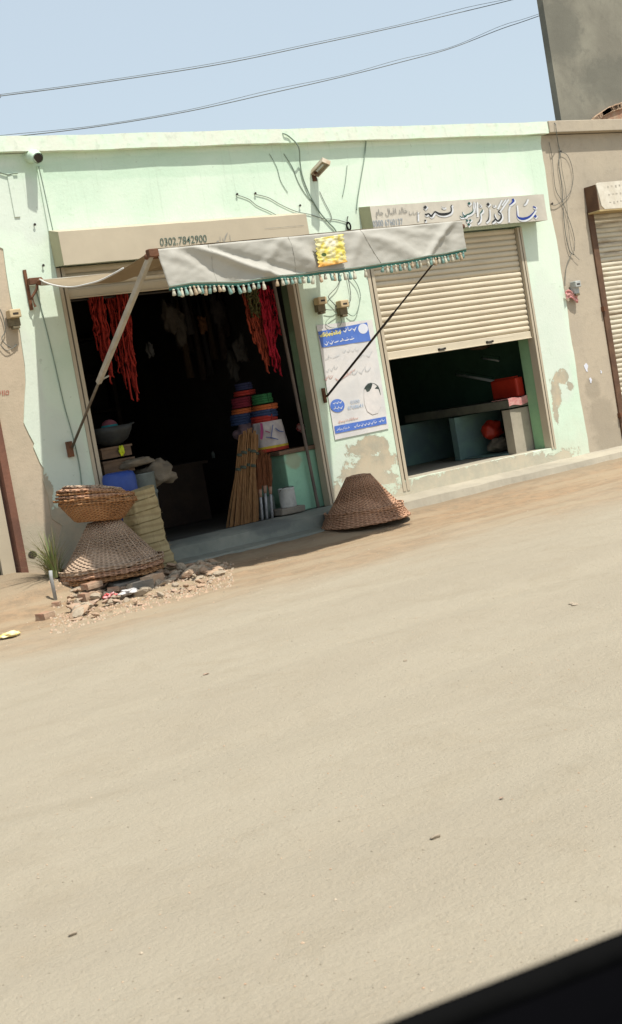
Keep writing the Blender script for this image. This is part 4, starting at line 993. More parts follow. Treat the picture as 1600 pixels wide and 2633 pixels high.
# ------------------------------------------------------------------ goods at the left of the open shop
def lump(name, c, r, mat, label, cat, seed, group=None, sq=(1, 1, 1), amp=.25, parts=None):
    a = MB(); n, m_ = 28, 18; c = Vector(c)
    for j in range(m_+1):
        for i in range(n):
            th = math.pi*j/m_; ph = 2*math.pi*i/n; d_ = Vector((math.sin(th)*math.cos(ph), math.sin(th)*math.sin(ph), math.cos(th)))
            k = 1+amp*mnoise.noise(d_*1.6+Vector((seed, 0, 0)))+amp*.4*mnoise.noise(d_*5+Vector((seed, 0, 0)))
            a.v.append(c+Vector((d_.x*r*sq[0]*k, d_.y*r*sq[1]*k, d_.z*r*sq[2]*k)))
    a.f = [(j*n+i, j*n+(i+1) % n, (j+1)*n+(i+1) % n, (j+1)*n+i) for j in range(m_) for i in range(n)]; a.m = [0]*len(a.f)
    return tag(a.build(name, mat, smooth=True), label, cat, group)
# straw mat roll standing on the step
c = at(392, 1440, -.42); c.z = .02
t = thing('straw_mat', 'yellowish straw mat folded into a tall stack by the shop entrance', 'mat', c)
a = MB()
def matf(u, v):
    an = 2*math.pi*u; r_ = .17+.015*mnoise.noise(Vector((math.cos(an)*2, math.sin(an)*2, v*5)))+.005*math.sin(v*46+2*u)+.012*mnoise.noise(Vector((math.cos(an)*3, math.sin(an)*3, v*11)))+(.05*max(0, .32-v)/.32)*(.4+.6*max(0, math.cos(an)))
    sqx = abs(math.cos(an))**.6*(1 if math.cos(an) > 0 else -1); sqy = abs(math.sin(an))**.6*(1 if math.sin(an) > 0 else -1)
    return c+Vector((sqx*r_*1.0-.04*v, sqy*r_*.8, v*.76+.03*math.cos(an)*(v)))
a.grid(matf, 56, 60); a.add([matf(k/56, 1) for k in range(56)], [tuple(range(56))]); a.build('woven_matting', M['straw'], t, smooth=True)
a = MB()
for k in range(7):
    v = .05+.14*k; a.tube([matf(u/24, v)+Vector((0, 0, 0)) for u in range(25)], .007, 5, False)
a.build('binding_cord', mk('mat_cord', (.30, .24, .12), None, 8), t)
a = MB()
for k in range(70):
    v = rnd.random(); u = rnd.choice((rnd.uniform(-.04, .04), rnd.uniform(.0, .1))); p = matf(u % 1, v); a.tube([p, p+Vector((.01+.04*rnd.random(), rnd.uniform(-.02, .02), rnd.uniform(-.02, .03)))], .0018, 3)
a.build('frayed_edge', M['straw'], t)
# blue drum, teal tub, tin
def lathe_thing(name, label, cat, c, parts, group=None, sx=1, sy=1):
    t = thing(name, label, cat, c, group)
    for nm, prof, mat in parts:
        a = MB(); a.lathe(prof, c, 36, 0, sx, sy); a.build(nm, mat, t, smooth=False)
        for p in t.children[-1].data.polygons: p.use_smooth = True
    return t
c = at(318, 1300, -.06); c.z = .20
lathe_thing('plastic_drum', 'bright blue plastic drum standing just inside the left shop', 'drum', c, [('body', [(.001, 0), (.155, 0), (.165, .03), (.168, .5), (.165, .72), (.15, .765), (.11, .78), (.001, .78)], M['bluedrum']), ('rib', [(.169, .25), (.176, .26), (.176, .28), (.169, .29)], M['bluedrum'])])
c = at(336, 1380, -.14); c.z = .20
lathe_thing('plastic_tub', 'dark teal tub wedged between the big basket and the straw mat', 'tub', c, [('body', [(.001, 0), (.12, 0), (.15, .30), (.158, .31), (.14, .30), (.11, .02), (.001, .02)], M['tealp'])])
c = at(372, 1290, .12); c.z = .20
lathe_thing('tin_bin', 'dull grey tin bin under the grey sacks', 'bin', c, [('body', [(.001, 0), (.13, 0), (.145, .70), (.15, .71), (.15, .72), (.14, .72), (.001, .70)], M['tin']), ('hoop', [(.145, .5), (.152, .51), (.152, .53), (.145, .54)], M['tin'])])
lump('sack', at(402, 1218, .15), .20, M['sack'], 'limp grey sack drooping to the right over the tin bin', 'sack', 3, 'grey sacks on the bins', (1.0, .7, .62), .5)
lump('sack', at(345, 1190, .16), .17, M['sack'], 'flat dusty sack lying left of the drooping one', 'sack', 9, 'grey sacks on the bins', (1.25, .8, .30), .4)
c = at(292, 1186, .22)
for k, (dz, wx, hh_, lb) in enumerate(((-.06, .17, .065, 'lower brown wooden crate under the wok, behind the blue drum'), (.085, .165, .05, 'upper brown wooden crate carrying the wok'))):
    t = thing('wooden_crate', lb, 'crate', c+Vector((0, 0, dz)), 'stacked wooden crates'); z_ = c.z+dz
    a = MB(); a.box(c.x-wx, c.x+wx, .12, .42, z_-hh_, z_+hh_-.012); a.build('body', M['wood'], t)
    a = MB(); a.box(c.x-wx-.012, c.x+wx+.012, .105, .43, z_+hh_-.0118, z_+hh_+.008); a.build('lid', M['wood'], t)
c = at(289, 1148, .22); 
t = thing('wok', 'large dark iron wok resting on the crates in the left shop', 'wok', c)
a = MB(); a.lathe([(.001, .0), (.09, .01), (.17, .06), (.215, .135), (.235, .195), (.228, .195), (.205, .135), (.16, .065), (.08, .02), (.001, .012)], c, 40)
a.build('bowl', M['iron'], t, smooth=True)
a = MB(); a.tube([c+Vector((.225, 0, .18)), c+Vector((.27, -.03, .20)), c+Vector((.27, .03, .20)), c+Vector((.225, .02, .18))], .008, 6); a.build('handle', M['iron'], t)
c = at(284, 1108, .22)
t = thing('ball', 'striped teal, pink and white ball sitting in the wok', 'ball', c)
for k, (z0_, z1_, mt) in enumerate(((-1, -.25, mk('ball_white', (.40, .40, .42), None, 8)), (-.25, .35, mk('ball_teal', (.03, .25, .27), None, 8)), (.35, 1, mk('ball_maroon', (.22, .07, .09), None, 8)))):
    a = MB(); a.lathe([(.085*math.sqrt(max(0, 1-(z0_+(z1_-z0_)*i/8)**2))+.0005, .085*(z0_+(z1_-z0_)*i/8)) for i in range(9)], c+Vector((0, 0, .03)), 28); a.build('band', mt, t, smooth=True)
c = at(313, 1158, .10); a = MB()
lump('candy_packet', c, .042, M['yellow'], 'bright lime-yellow packet hanging at the crate edge', 'packet', 5, None, (.7, .5, 1.15), .4)

# hanging rope hanks
def rope_bundle(label, mat, px0, px1, ptop, pbot, y, n, seed, cat='ropes', loops=.6, mat2=None, group='rope hanks hung in the doorway', th=.008, bx=None):
    R = random.Random(seed); c = at((px0+px1)/2, ptop, y); t = thing('rope_hank', label, 'rope', c, group)
    a = MB()
    for k in range(n):
        f = (k+R.random())/n; px = px0+(px1-px0)*f; L_ = pbot[0]+(pbot[1]-pbot[0])*f; L_ += R.uniform(-1, .2)*(L_-ptop)*.35
        dx = (L_-ptop)*.19+((px0+px1)/2-px)*.45*(L_-ptop)/max(1, max(pbot)-ptop); yy = y+R.uniform(-.05, .05)
        p0 = at(px+R.uniform(-3, 3), ptop+R.uniform(-2, 6), yy); p1 = at(px+dx*.8+R.uniform(-4, 4), L_, yy)
        m_ = 14; pts = []
        for i in range(m_+1):
            v = i/m_; p = p0.lerp(p1, v); w = .034*mnoise.noise(Vector((k*3.1, v*5, seed)))+.012*mnoise.noise(Vector((k*1.7, v*14, seed))); w2 = .03*mnoise.noise(Vector((k*3.1, v*4, seed+50)))
            pts.append(p+Vector((w, w2, 0)))
        if R.random() < loops:      # comes back up as a loop
            s_ = R.uniform(.015, .035); q = [p+Vector((s_*math.sin(math.pi*min(1, (i+1)/m_*1.2)), .01, 0)) for i, p in enumerate(pts)]
            pts = pts+[pts[-1]+Vector((s_*.5, 0, -.02))]+q[::-1][:R.randint(5, m_)]
        rs = [th*(1+.18*math.sin(i*2.4+k)) for i in range(len(pts))]
        a.tube(pts, rs, 5)
    a.build('strands', mat, t, smooth=True)
    a = MB(); q0 = at(px0, ptop+5, y); q1 = at(px1, ptop+2, y); a.tube([q0.lerp(q1, .0), q0.lerp(q1, .5)+Vector((0, -.02, -.01)), q1], .014, 6); a.build('tie', mat2 or mat, t, smooth=True)
    return t
rope_bundle('left red rope hank, widest, in the left half of the doorway', M['red'], 226, 262, 752, (900, 1000), .30, 21, 1)
rope_bundle('middle red rope hank of the three at the doorway left', M['red'], 272, 294, 750, (930, 1005), .38, 13, 2)
rope_bundle('longest red rope hank, rightmost of the three at the doorway left', M['red'], 297, 322, 748, (1065, 960), .26, 17, 3)
rope_bundle('red-orange rope hank at the left of the right-hand group', M['orangered'], 622, 668, 735, (850, 975), .35, 26, 4, loops=.8)
rope_bundle('crimson rope hank with long loops right of the olive net', M['crimson'], 662, 690, 735, (900, 985), .28, 20, 5, loops=.9)
rope_bundle('thin pinkish rope loops at the far right of the hanging hanks', M['crimson'], 692, 704, 742, (820, 880), .30, 4, 6, loops=1)
rope_bundle('short olive green net knotted over the orange-red hank', M['olive'], 632, 664, 740, (810, 815), .24, 16, 7, loops=.9)
a = MB(); a.tube([(6.0, .32, 2.72), (9.3, .32, 2.70)], .012, 8); tag(a.build('hanging_rail', M['dark']), 'dark rail across the doorway top that carries the rope hanks', 'rail')

# brooms
def reed_broom(px, pyt, pyb, y, spread, label, seed, n=20, top=.03):
    R = random.Random(seed); b = at(px, pyb, y); b.z = max(b.z, .20); tp = at(px+(pyt-pyb)*(-.0)+spread[1], pyt, y+.06)
    t = thing('reed_broom', label, 'broom', b, 'long reed brooms standing in the doorway'); a = MB()
    for k in range(n):
        an = R.uniform(0, 6.28); q = math.sqrt(R.random()); e = Vector((math.cos(an)*q, math.sin(an)*q*.7, 0))
        p0 = tp+e*top+Vector((0, 0, R.uniform(-.05, .02))); p1 = tp.lerp(b, .45)+e*top*1.1; p2 = b+e*spread[0]*1.5; p2.z = b.z+.002
        a.tube([p0, p1, p1.lerp(p2, .5)+e*.006, p2], R.uniform(.0035, .0065), 5)
    a.build('reeds', M['reed'], t)
    for v in (.22, .38):
        a = MB(); c_ = tp.lerp(b, v); ax = (b-tp).normalized(); a.tube([c_-ax*.014, c_+ax*.014], top*1.12, 14); a.build('binding', mk('dark_twine', (.07, .09, .07), None, 9) if 'dark_twine' not in bpy.data.materials else bpy.data.materials['dark_twine'], t)
    return t
bl_ = [(600, 1120, 1357, .08, (.05, 22), 'leftmost reed broom of the row in the doorway'), (617, 1112, 1356, .05, (.045, 14), 'second reed broom from the left in the doorway'), (634, 1105, 1354, .08, (.045, 8), 'third reed broom from the left in the doorway'),
       (649, 1110, 1352, .05, (.042, 3), 'fourth reed broom from the left in the doorway'), (660, 1118, 1350, .09, (.04, 0), 'rightmost reed broom, next to the silver handles')]
for k, q in enumerate(bl_): reed_broom(*q, seed=20+k)
for k, (px, pb, pt, lb) in enumerate(((676, 1342, 1180, 'left silver-handled broom with its brown head up'), (688, 1340, 1160, 'middle silver-handled broom with its brown head up'), (702, 1337, 1170, 'right silver-handled broom with its brown head up'))):
    b = at(px, pb, .05); b.z = max(.2, b.z); tp = at(px-14, pt, .10); t = thing('soft_broom', lb, 'broom', b, 'silver-handled soft brooms')
    md_ = b.lerp(tp, .42); a = MB(); a.tube([b, md_], .014, 10); a.build('handle', M['silver'], t, smooth=True)
    a = MB(); R = random.Random(70+k); ax = (tp-md_).normalized()
    for j in range(60):
        an = R.uniform(0, 6.28); e = Vector((math.cos(an), math.sin(an)*.5, 0))*math.sqrt(R.random()); a.tube([md_+e*.012, md_.lerp(tp, .35)+e*.045, md_.lerp(tp, R.uniform(.8, 1.05))+e*.05], .004, 4)
    a.build('bristles', M['brush'], t)
    a = MB(); a.tube([md_-ax*.03, md_+ax*.05], [.016, .022], 10); a.build('collar', mk('pinkish_collar', (.36, .22, .16), None, 9) if 'pinkish_collar' not in bpy.data.materials else bpy.data.materials['pinkish_collar'], t, smooth=True)

# stacks of coiled rope and printed sack
def coil_stack(px, py, y, rows, mat, label, R_=.11, r_=.014, seed=0):
    c = at(px, py, y); t = thing('rope_coil', label, 'rope coil', c, 'coloured rope coils stacked in the shop'); a = MB()
    for k in range(rows): a.torus(c+Vector((.004*math.sin(k*2), 0, r_*1.7*k)), R_*(1-.02*k), r_, 30, 8)
    a.torus(c+Vector((0, 0, r_*1.7*(rows-1))), R_*.7, r_, 24, 8); a.torus(c, R_*.7, r_, 24, 8)
    a.build('turns', mat, t, smooth=True); 
    a = MB(); a.tube([c+Vector((.0, -R_-.018, -.01)), c+Vector((0, -R_-.02, r_*1.7*rows-.01))], .005, 6); a.build('tie', mat, t)
def dk(nm, c_): return mk(nm, c_, None, 16, .8, .5, 70)
coil_stack(681, 1086, .40, 3, M['bred'], 'scarlet rope coil at the bottom of the right-hand stack', .135, .017)
coil_stack(681, 1071, .40, 3, M['bnavy'], 'navy rope coil in the right-hand stack', .132, .017)
coil_stack(682, 1051, .40, 2, M['borange'], 'orange rope coil in the right-hand stack', .128, .017)
coil_stack(676, 1035, .40, 4, M['bgreen'], 'green rope coil on top of the right-hand stack', .105, .015)
coil_stack(626, 1088, .62, 4, M['bnavy'], 'dark blue coil at the bottom of the left-hand stack', .125, .017)
coil_stack(627, 1060, .62, 2, M['borange'], 'dull orange coil in the left-hand stack', .122, .016)
coil_stack(627, 1044, .62, 4, dk('maroon_rope', (.20, .02, .04)), 'maroon coil in the left-hand stack', .118, .016)
coil_stack(629, 1014, .62, 2, M['bred'], 'red coil near the top of the left-hand stack', .11, .015)
coil_stack(628, 1000, .62, 3, dk('midnight_rope', (.03, .035, .09)), 'midnight blue coil topping the left-hand stack', .085, .015)
c = at(696, 1128, .36); t = thing('printed_sack', 'white printed sack with a yellow and red lower band, under the rope coils', 'sack', c)
def skf(z0, z1):
    def f(u, v):
        an = 2*math.pi*u; zz = z0+(z1-z0)*v; k = 1+.10*mnoise.noise(Vector((math.cos(an)*2, math.sin(an)*2, zz*7)))-.35*max(0, zz)**2*8
        return c+Vector((.19*k*math.cos(an)*(1+.2*(math.cos(an) > 0)*max(0, .12-zz)), .13*k*math.sin(an), zz))
    return f
for nm, z0_, z1_, mt in (('red_band', -.135, -.10, mk('band_red', (.45, .05, .03), None, 12)), ('yellow_band', -.0999, -.075, mk('band_yellow', (.55, .42, .05), None, 12)), ('printed_cloth', -.0749, .19, M['printsack'])):
    a = MB(); a.grid(skf(z0_, z1_), 40, 10); a.build(nm, mt, t, smooth=True)
a = MB(); stroke(a, [(702, 1092, 2), (700, 1106, 2.5), (697, 1128, 2)], .215); stroke(a, [(708, 1100, 2), (718, 1108, 3), (730, 1110, 2)], .215); stroke(a, [(684, 1124, 2), (700, 1126, 3), (716, 1130, 2)], .215)
a.build('blue_print', mk('print_blue', (.10, .14, .30), None, 9), t)
a = MB(); stroke(a, [(672, 1088, 6), (674, 1110, 8), (672, 1130, 6)], .215); stroke(a, [(682, 1108, 2), (694, 1112, 2.5)], .215); a.build('purple_print', mk('print_purple', (.30, .05, .16), None, 9), t)
lump('dusty_bundle', at(640, 1108, .55), .14, mk('purplish_bundle', (.16, .11, .13), None, 9), 'dim purplish bundle behind the reed brooms', 'bundle', 8, None, (1.2, .8, .7), .4)
lump('red_bundle', at(773, 1100, .55), .05, M['redp'], 'small red wrapped bundle behind the upright pole', 'bundle', 4)
# paint tin and plinth slab
c = at(747, 1308, .02); c.z = .205
a = MB(); a.obox(c+Vector((-.02, .02, .035)), Vector((1, 0, 0)), Vector((0, 1, 0)), Vector((0, 0, 1)), .15, .11, .035); tag(a.build('stone_slab', M['slab'], bevel=.012, jitter=.012), 'pale stone slab under the white tin', 'slab')
c = c+Vector((.0, .02, .071))
t = lathe_thing('paint_tin', 'dented white paint tin on the pale slab by the brooms', 'tin', c, [('can', [(.001, 0), (.085, 0), (.088, .01), (.088, .19), (.092, .195), (.092, .205), (.08, .205), (.08, .17), (.001, .17)], M['whitetin'])])
a = MB(); a.tube([c+Vector((-.09, 0, .17))]+[c+Vector((.09*math.cos(math.pi-k*math.pi/8), -.03*math.sin(k*math.pi/8)-.02, .19+.03*math.sin(k*math.pi/8))) for k in range(9)], .004, 5); a.build('handle', M['dark'], t)
a = MB(); p = at(690, 1330, .3); p.z = .2; a.box(p.x-.06, p.x+.05, .2, .4, .2, .42); tag(a.build('tin_box', M['tin'], bevel=.006), 'grey tin box in the shade left of the white paint tin', 'tin')

# dim shelving and stock deep inside the left shop
t = thing('shelf_rack', 'dim wooden shelving along the dark left wall inside the open shop', 'shelves', (6.6, 2, .2))
for z_ in (.7, 1.2, 1.7, 2.2, 2.7):
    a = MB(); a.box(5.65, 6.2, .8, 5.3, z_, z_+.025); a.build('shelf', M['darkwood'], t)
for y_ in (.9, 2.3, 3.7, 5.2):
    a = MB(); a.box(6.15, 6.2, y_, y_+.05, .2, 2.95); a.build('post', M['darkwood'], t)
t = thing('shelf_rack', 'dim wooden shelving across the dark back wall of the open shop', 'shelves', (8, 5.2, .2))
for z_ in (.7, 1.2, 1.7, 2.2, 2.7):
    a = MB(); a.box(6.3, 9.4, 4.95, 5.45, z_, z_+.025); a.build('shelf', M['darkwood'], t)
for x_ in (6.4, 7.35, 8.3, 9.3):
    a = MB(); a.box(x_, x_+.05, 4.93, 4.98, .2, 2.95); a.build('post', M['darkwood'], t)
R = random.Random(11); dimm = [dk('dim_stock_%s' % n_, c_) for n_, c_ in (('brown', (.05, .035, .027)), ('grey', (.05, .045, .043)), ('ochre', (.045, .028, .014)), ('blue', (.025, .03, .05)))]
for k in range(26):
    z_ = R.choice((.725, 1.225, 1.725, 2.225)); 
    if k % 2: x_, y_ = R.uniform(6.55, 9.2), 5.15
    else: x_, y_ = 5.95, R.uniform(1.2, 4.8)
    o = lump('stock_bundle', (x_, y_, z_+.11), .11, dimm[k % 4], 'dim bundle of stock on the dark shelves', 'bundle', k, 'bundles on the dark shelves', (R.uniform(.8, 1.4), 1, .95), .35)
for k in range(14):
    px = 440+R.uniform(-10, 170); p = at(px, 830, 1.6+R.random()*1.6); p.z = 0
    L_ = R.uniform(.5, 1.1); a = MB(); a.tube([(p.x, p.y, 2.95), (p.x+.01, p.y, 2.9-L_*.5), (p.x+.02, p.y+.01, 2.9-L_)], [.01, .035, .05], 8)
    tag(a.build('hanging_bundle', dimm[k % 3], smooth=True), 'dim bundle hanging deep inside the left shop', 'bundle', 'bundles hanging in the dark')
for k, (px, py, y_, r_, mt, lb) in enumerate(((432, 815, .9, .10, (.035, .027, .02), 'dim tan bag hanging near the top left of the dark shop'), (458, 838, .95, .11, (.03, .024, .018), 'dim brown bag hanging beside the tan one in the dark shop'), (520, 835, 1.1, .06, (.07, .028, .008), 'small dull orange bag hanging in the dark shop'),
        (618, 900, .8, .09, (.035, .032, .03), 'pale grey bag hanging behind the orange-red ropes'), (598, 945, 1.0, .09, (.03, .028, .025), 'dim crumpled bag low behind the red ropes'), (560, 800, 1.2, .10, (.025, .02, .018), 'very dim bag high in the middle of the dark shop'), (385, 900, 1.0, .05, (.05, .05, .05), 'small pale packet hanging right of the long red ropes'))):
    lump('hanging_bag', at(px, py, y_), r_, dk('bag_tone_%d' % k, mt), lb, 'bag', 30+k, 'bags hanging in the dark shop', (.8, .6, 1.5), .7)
t = thing('sales_counter', 'low dark wooden counter in the middle of the open shop', 'counter', (8.0, 1.8, .2))
a = MB(); a.box(7.3, 8.55, 1.75, 2.3, .2, .85); a.build('body', M['darkwood'], t); a = MB(); a.box(7.25, 8.6, 1.7, 2.35, .851, .885); a.build('top', M['darkwood'], t)
p = at(558, 1190, 1.8); a = MB(); a.tube([(p.x, 1.85, .886), (p.x, 1.85, .95), (p.x+.01, 1.85, .985)], [.02, .02, .01], 10); tag(a.build('bottle', M['tin'], smooth=True), 'small pale bottle on the low dark counter', 'bottle')

# ------------------------------------------------------------------ right shop contents
p0 = at(1270, 1030, .55); p1 = at(1348, 1022, .55)
t = thing('plastic_can', 'bright red plastic container on the counter end of the right shop', 'container', (p0.x, .5, .97))
x0_, x1_ = at(1334, 1025, .34).x, at(1353, 1020, .34).x
a = MB(); a.box(x0_, x1_, .34, .80, .975, 1.215); a.build('body', M['redbox'], t, bevel=.022)
a = MB(); a.box(x0_+.02, x1_-.02, .40, .74, 1.216, 1.232); a.build('lid', M['redbox'], t, bevel=.006)
a = MB(); a.grid(lambda u, v: Vector((12.14+.40*u, (.28+.30*v if v > .25 else .285), (.968+.006*mnoise.noise(Vector((u*9, v*9, 1))) if v > .25 else .968-.09*(1-v*4)+.01*math.sin(u*9)))), 30, 20)
tag(a.build('cloth', M['pink'], solid=.004), 'pink cloth draped over the end of the right shop counter', 'cloth')
lump('red_cushion', (12.42, .95, .60), .14, M['redbox'], 'dull red bundle under the counter of the right shop', 'bundle', 6, None, (1.1, .8, .9), .3)
lump('sack', (12.45, .9, .40), .15, M['sack'], 'dim sack on the floor under the right shop counter', 'sack', 12, None, (1.1, .8, .6), .3)
for k, (pa, pb, lb) in enumerate((((1175, 963), (1270, 980), 'long unlit tube lamp on the dark side wall of the right shop'), ((1240, 921), (1284, 928), 'short upper unlit tube lamp inside the right shop'))):
    ax_ = onx = None
    def onx_(px, py, x): 
        d_ = ray(px, py); return CAM+d_*(x/d_.x)
    q0, q1 = onx_(*pa, 12.93), onx_(*pb, 12.93)
    t = thing('tube_lamp', lb, 'tube lamp', q0, 'tube lamps in the right shop')
    a = MB(); a.tube([q0, q1], .019 if k == 0 else .012, 10); a.build('tube', M['glass_t'], t, smooth=True)
    a = MB(); dd = (q1-q0); a.obox((q0+q1)/2+Vector((.012, 0, .03)), dd.normalized(), Vector((1, 0, 0)), dd.normalized().cross(Vector((1, 0, 0))), dd.length/2, .008, .02); a.build('batten', M['darkgreen'], t)
lump('cloth_bundle', at(1235, 893, 1.2), .09, M['wood'], 'brown bundle hung high inside the right shop below the shutter', 'bundle', 2, None, (1.6, 1, .35), .3)

# ------------------------------------------------------------------ street clutter
def stone_mesh(name, mat, seed, flat=.6, ang=True):
    R = random.Random(seed); me = bpy.data.meshes.new(name); import bmesh
    bm = bmesh.new(); bmesh.ops.create_icosphere(bm, subdivisions=2, radius=.5)
    cuts = [Vector((R.uniform(-1, 1), R.uniform(-1, 1), R.uniform(-1, 1))).normalized() for _ in range(9)]; dist_ = [R.uniform(.24, .42) for _ in cuts]
    for v in bm.verts:
        for c_, d_ in zip(cuts, dist_):
            e = v.co.dot(c_)-d_
            if e > 0: v.co -= c_*e
        v.co += Vector(mnoise.noise_vector(v.co*4+Vector((seed, 0, 0))))*.03
        v.co.z *= flat
    bm.to_mesh(me); bm.free(); me.materials.append(mat); return me
def brick_mesh(name, mat, seed, L_=.11, Wd=.055, H_=.036):
    a = MB(); a.box(-L_, L_, -Wd, Wd, -H_, H_); me = bpy.data.meshes.new(name); import bmesh
    me.from_pydata([tuple(v) for v in a.v], [], a.f); bm = bmesh.new(); bm.from_mesh(me)
    bmesh.ops.subdivide_edges(bm, edges=bm.edges[:], cuts=3, use_grid_fill=True)
    for v in bm.verts: v.co += Vector(mnoise.noise_vector(v.co*18+Vector((seed, 0, 0))))*.007
    bm.to_mesh(me); bm.free(); me.materials.append(mat); return me
M['rubpink'] = mk('pink_brick_chip', (.50, .34, .24), (.44, .33, .25), 7, .95, .6, 50)
kinds = [stone_mesh('rubble_shape', M[m_], i, f_) for i, (m_, f_) in enumerate((('stone', .6), ('brick2', .55), ('stone', .45), ('brick2', .7), ('brick2', .6), ('rubpink', .5), ('stone', .8)))]
R = random.Random(21); cnt = 0
while cnt < 295:
    f = R.random(); px = 180+R.random()*390; base = 1604-(px-190)*.27
    py = base-R.random()**.8*(104-(px-190)*.13)
    if px > 400 and py > 1470+ (560-px)*.55+20: continue
    p = ong(px, py); s_ = R.choice((.06, .07, .09, .11, .13, .17))*R.uniform(.7, 1.2)*(1 if py < base-22 else .5)
    o = bpy.data.objects.new('rubble_stone', kinds[R.randrange(7)]); COL.objects.link(o)
    o.location = (p.x, p.y, gz(p.x, p.y)+s_*.10+R.random()**3*.04); o.scale = (s_*R.uniform(.9, 1.3), s_*R.uniform(.6, 1), s_*R.uniform(.45, .9)); o.rotation_euler = (R.uniform(-.4, .4), R.uniform(-.4, .4), R.uniform(0, 6.3))
    tag(o, 'chunk of broken brick or mortar in the rubble before the left baskets', 'rubble', 'rubble stones in the heap'); cnt += 1
bmesh_a = [brick_mesh('brick_shape', M['brick2'], 1), brick_mesh('brick_shape', M['brick'], 2, .06), brick_mesh('brick_shape', M['slab'], 3, .09)]
def place(me, px, py, z, rz, label, name='brick', y=None, sc_=(1, 1, 1), rx=0, ry=0, group=None):
    p = ong(px, py, max(.0, z-.02)) if y is None else at(px, py, y)
    o = bpy.data.objects.new(name, me); COL.objects.link(o); o.location = p; o.rotation_euler = (rx, ry, rz); o.scale = sc_; return tag(o, label, 'brick' if 'brick' in name else 'slab', group)
place(bmesh_a[0], 243, 1532, .05, 1.2, 'beige brick under the left end of the big basket slab')
place(bmesh_a[1], 226, 1543, .05, .2, 'grey half brick beside the beige one under the big basket', name='half_brick')
place(bmesh_a[1], 238, 1512, .13, .1, 'dark brown brick directly under the big basket rims', name='brick', sc_=(1.3, 1, .7))
a = MB(); p = ong(345, 1506, .05); a.obox(p, Vector((1, .10, .06)).normalized(), Vector((-.05, 1, .15)).normalized(), Vector((-.06, -.15, 1)).normalized(), .24, .10, .030); tag(a.build('concrete_slab', M['slab'], bevel=.012, jitter=.012), 'grey concrete slab tilted under the big left basket', 'slab')
a = MB(); a.obox(Vector((cA.x+.02, cA.y, .085)), Vector((1, 0, 0)), Vector((0, 1, 0)), Vector((0, 0, 1)), .22, .25, .03); tag(a.build('hidden_slab', M['slab'], bevel=.01), 'dark flat slab carrying the basket pile', 'slab')
bpy.data.objects['hidden_slab'].name = 'support_slab'
place(bmesh_a[0], 395, 1507, .08, .5, 'long brown brick lying right of the grey slab', sc_=(1.0, 1, 1.1))
place(bmesh_a[2], 372, 1520, .06, -.5, 'dark broken block just below the brown brick', name='broken_brick')
place(bmesh_a[1], 300, 1530, .05, .8, 'pale fragment in front of the grey slab', name='broken_brick', sc_=(1.4, .9, .6), ry=.3)
place(bmesh_a[1], 118, 1591, .04, .3, 'lone half brick left of the rubble by the road', name='half_brick', sc_=(1, 1, .9))
place(brick_mesh('brick_shape', mk('olive_brick', (.16, .13, .075), None, 8), 5, .115), 1147, 1258, .15, .03, 'single dark brick lying on the apron of the right shop', y=None)
place(bmesh_a[1], 148, 1570, .03, .9, 'small stone at the foot of the grey pipe', name='half_brick', sc_=(.6, .6, .6))
# litter
def litter(px, py, z, r_, mat, label, seed, sq=(1.3, 1, .35)): return lump('plastic_wrapper', ong(px, py, z), r_, mat, label, 'litter', seed, 'plastic litter on the ground', sq, .9)
litter(287, 1552, .05, .045, M['redp'], 'crumpled red and white wrapper on the rubble', 2, (1.1, .9, .6))
litter(335, 1540, .05, .045, M['whitep'], 'clear whitish plastic bag right of the red wrapper', 5, (1.7, 1, .45))
litter(374, 1497, .10, .022, M['redp'], 'small red scrap on the edge of the grey slab', 7, (1.2, 1, .8))
lump('food_packet', ong(26, 1639, .018), .055, mk('yellow_packet', (.70, .48, .02), (.75, .7, .5), 12, .4), 'yellow and white packet on the road at the left edge', 'litter', 11, 'plastic litter on the ground', (1.5, 1, .4), .5)
for k, (px, py) in enumerate(((1120, 2155), (1478, 1556), (188, 2405), (1043, 1700), (1290, 2055), (1470, 1553), (530, 1735))):
    o = bpy.data.objects.new('pebble', kinds[(0, 2, 0, 6, 5, 2, 5)[k]]); COL.objects.link(o); p = ong(px, py, .005); s_ = (.03, .05, .022, .02, .015, .04, .03)[k]; o.location = p; o.scale = (s_*1.4, s_, s_*.7)
    tag(o, 'small loose stone lying on the open dusty road', 'pebble', 'loose stones on the road')
a = MB(); R = random.Random(77)
for k in range(1500):
    px = 130+R.random()*470; base = 1618-(px-190)*.27; py = base-R.random()*(125-(px-190)*.15)
    p = ong(px, py, .0); s_ = R.uniform(.006, .020)
    V = [p+Vector((s_*math.cos(t_+k)*R.uniform(.6, 1.3), s_*math.sin(t_+k)*R.uniform(.6, 1.3), -.004)) for t_ in (0, 1.3, 2.6, 3.9, 5.2)]+[p+Vector((s_*.3, 0, s_*R.uniform(.5, 1.0))), p+Vector((-s_*.3, 0, s_*R.uniform(.4, .8)))]
    a.mi = k % 3; a.add(V, [(0, 1, 5), (1, 2, 6, 5), (2, 3, 6), (3, 4, 6), (4, 5, 6), (4, 0, 5)])
tag(a.build('rubble_grit', [M['stone'], M['brick2'], M['rubpink']]), 'crushed brick grit spread around the rubble heap', 'grit', kind='stuff')
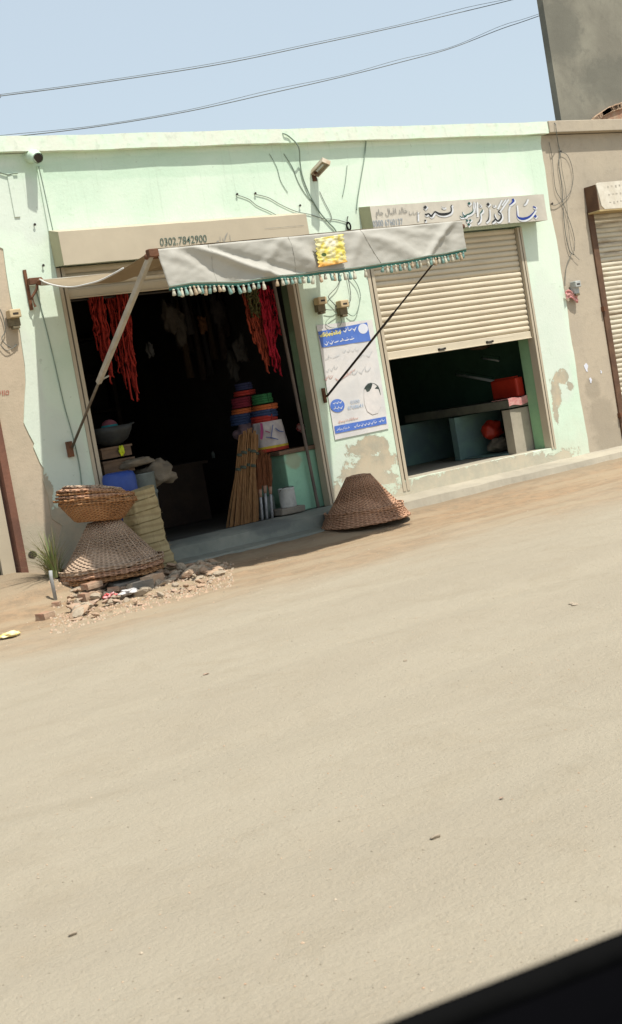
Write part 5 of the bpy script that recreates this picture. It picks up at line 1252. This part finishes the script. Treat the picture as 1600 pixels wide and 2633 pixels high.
# gravel too small to count
a = MB(); R = random.Random(5)
for k in range(1500):
    if R.random() < .55: px, py = R.uniform(-20, 1620), R.uniform(1200, 1750)
    else: px, py = R.uniform(-20, 1620), R.uniform(1500, 2633)
    p = onz(px, py, 0)
    if p.y > -.5 or p.y < -10.5: continue
    p.z = gz(p.x, p.y)+.001; s_ = R.uniform(.002, .0055)*(1.9 if p.y > -3 else .8)*(1.7 if R.random() < .04 else 1)
    V = [p+Vector((s_*math.cos(t_+k)*R.uniform(.7, 1.2), s_*math.sin(t_+k)*R.uniform(.7, 1.2), 0)) for t_ in (0, 1.3, 2.6, 3.9, 5.2)]+[p+Vector((0, 0, s_*.7))]
    a.mi = k % 3; a.add(V, [(0, 1, 5), (1, 2, 5), (2, 3, 5), (3, 4, 5), (4, 0, 5)])
tag(a.build('gravel', [M['stone'], M['brick2'], mk('grey_grit', (.33, .285, .21), None, 5)]), 'scattered grit and tiny stones over the dusty road', 'gravel', kind='stuff')

# grass tuft, pipe
def tuft(px, py, z, label, n, H_, seed, dry=.3, spread=.3):
    c = ong(px, py); t = thing('grass_tuft', label, 'grass', c); R = random.Random(seed)
    for nm, mt, cnt_ in (('green_blades', M['grass'], int(n*(1-dry))), ('dry_blades', M['drygrass'], int(n*dry))):
        a = MB()
        for k in range(cnt_):
            an = R.uniform(0, 6.28); o_ = c+Vector((math.cos(an), math.sin(an), 0))*R.uniform(0, .07); h_ = H_*R.uniform(.4, 1.05); ln = R.uniform(.1, 1)*spread; d_ = Vector((math.cos(an)-.35, math.sin(an)*.5-.1, 0))
            w_ = R.uniform(.003, .006); s__ = Vector((-d_.y, d_.x, 0)); s__ = s__.normalized() if s__.length > .01 else Vector((1, 0, 0)); pr_ = []
            for i in range(7):
                v = i/6; p = o_+d_*ln*v*v+Vector((0, 0, h_*(v-.35*v*v*ln/spread))); ww = w_*(1-v**1.5)+.0006; pr_ += [p-s__*ww, p+s__*ww]
            a.add(pr_, [(2*i, 2*i+1, 2*i+3, 2*i+2) for i in range(6)])
        a.build(nm, mt, t)
tuft(152, 1548, .03, 'tall wispy grass tuft at the foot of the big left basket', 170, .50, 3, .45, .42)
tuft(60, 1475, .16, 'sparse pale grass against the maroon door post', 60, .22, 8, .6, .25)
p = ong(148, 1565); q = at(130, 1467, p.y); a = MB(); a.tube([p+Vector((0, 0, -.05)), p+Vector((-.005, 0, .2)), Vector((q.x, p.y, q.z))], .016, 12); tag(a.build('pipe_stub', mk('grey_pipe', (.42, .43, .42), None, 6, .6), smooth=True), 'short grey pipe standing upright in the grass tuft', 'pipe')

# ------------------------------------------------------------------ the car the view is taken from: lower edge of its open window
zS = 1.055
e0 = onz(985, 2633, zS); e1 = onz(1600, 2394, zS); dr = (e1-e0).normalized(); inn = Vector((dr.y, -dr.x, 0))
if inn.y > 0: inn = -inn
base = e0-dr*.9; t = thing('car_door', 'black window ledge of the car door in the near lower right corner', 'car door', base)
prof = [(-.012, -.03), (-.004, -.006), (0, 0), (.012, .003), (.03, .000), (.045, -.006), (.052, -.002), (.064, -.001), (.075, -.01), (.11, -.014), (.14, -.03), (.16, -.07), (.17, -.16), (.18, -.5), (.10, -.62), (-.05, -.62), (-.07, -.3)]
def sweep(pr, l0, l1, n=14):
    a = MB(); m_ = len(pr); V = []
    for i in range(n+1):
        s_ = l0+(l1-l0)*i/n; bend = .010*((s_-.95)/.5)**2
        for (u, v) in pr: V.append(base+dr*s_+inn*(u+bend*0)+Vector((0, 0, v)))
    a.add(V, [(i*m_+k, i*m_+(k+1) % m_, (i+1)*m_+(k+1) % m_, (i+1)*m_+k) for i in range(n) for k in range(m_)]+[tuple(range(m_-1, -1, -1)), tuple(range(n*m_, (n+1)*m_))]); return a
sweep(prof, .0, 3.2).build('door_panel', M['blackgloss'], t, smooth=True)
a = MB(); a.tube([base+dr*s_+inn*.020+Vector((0, 0, .003)) for s_ in (.0, 1.5, 3.2)], .006, 8); a.build('window_seal', M['black'], t, smooth=True)
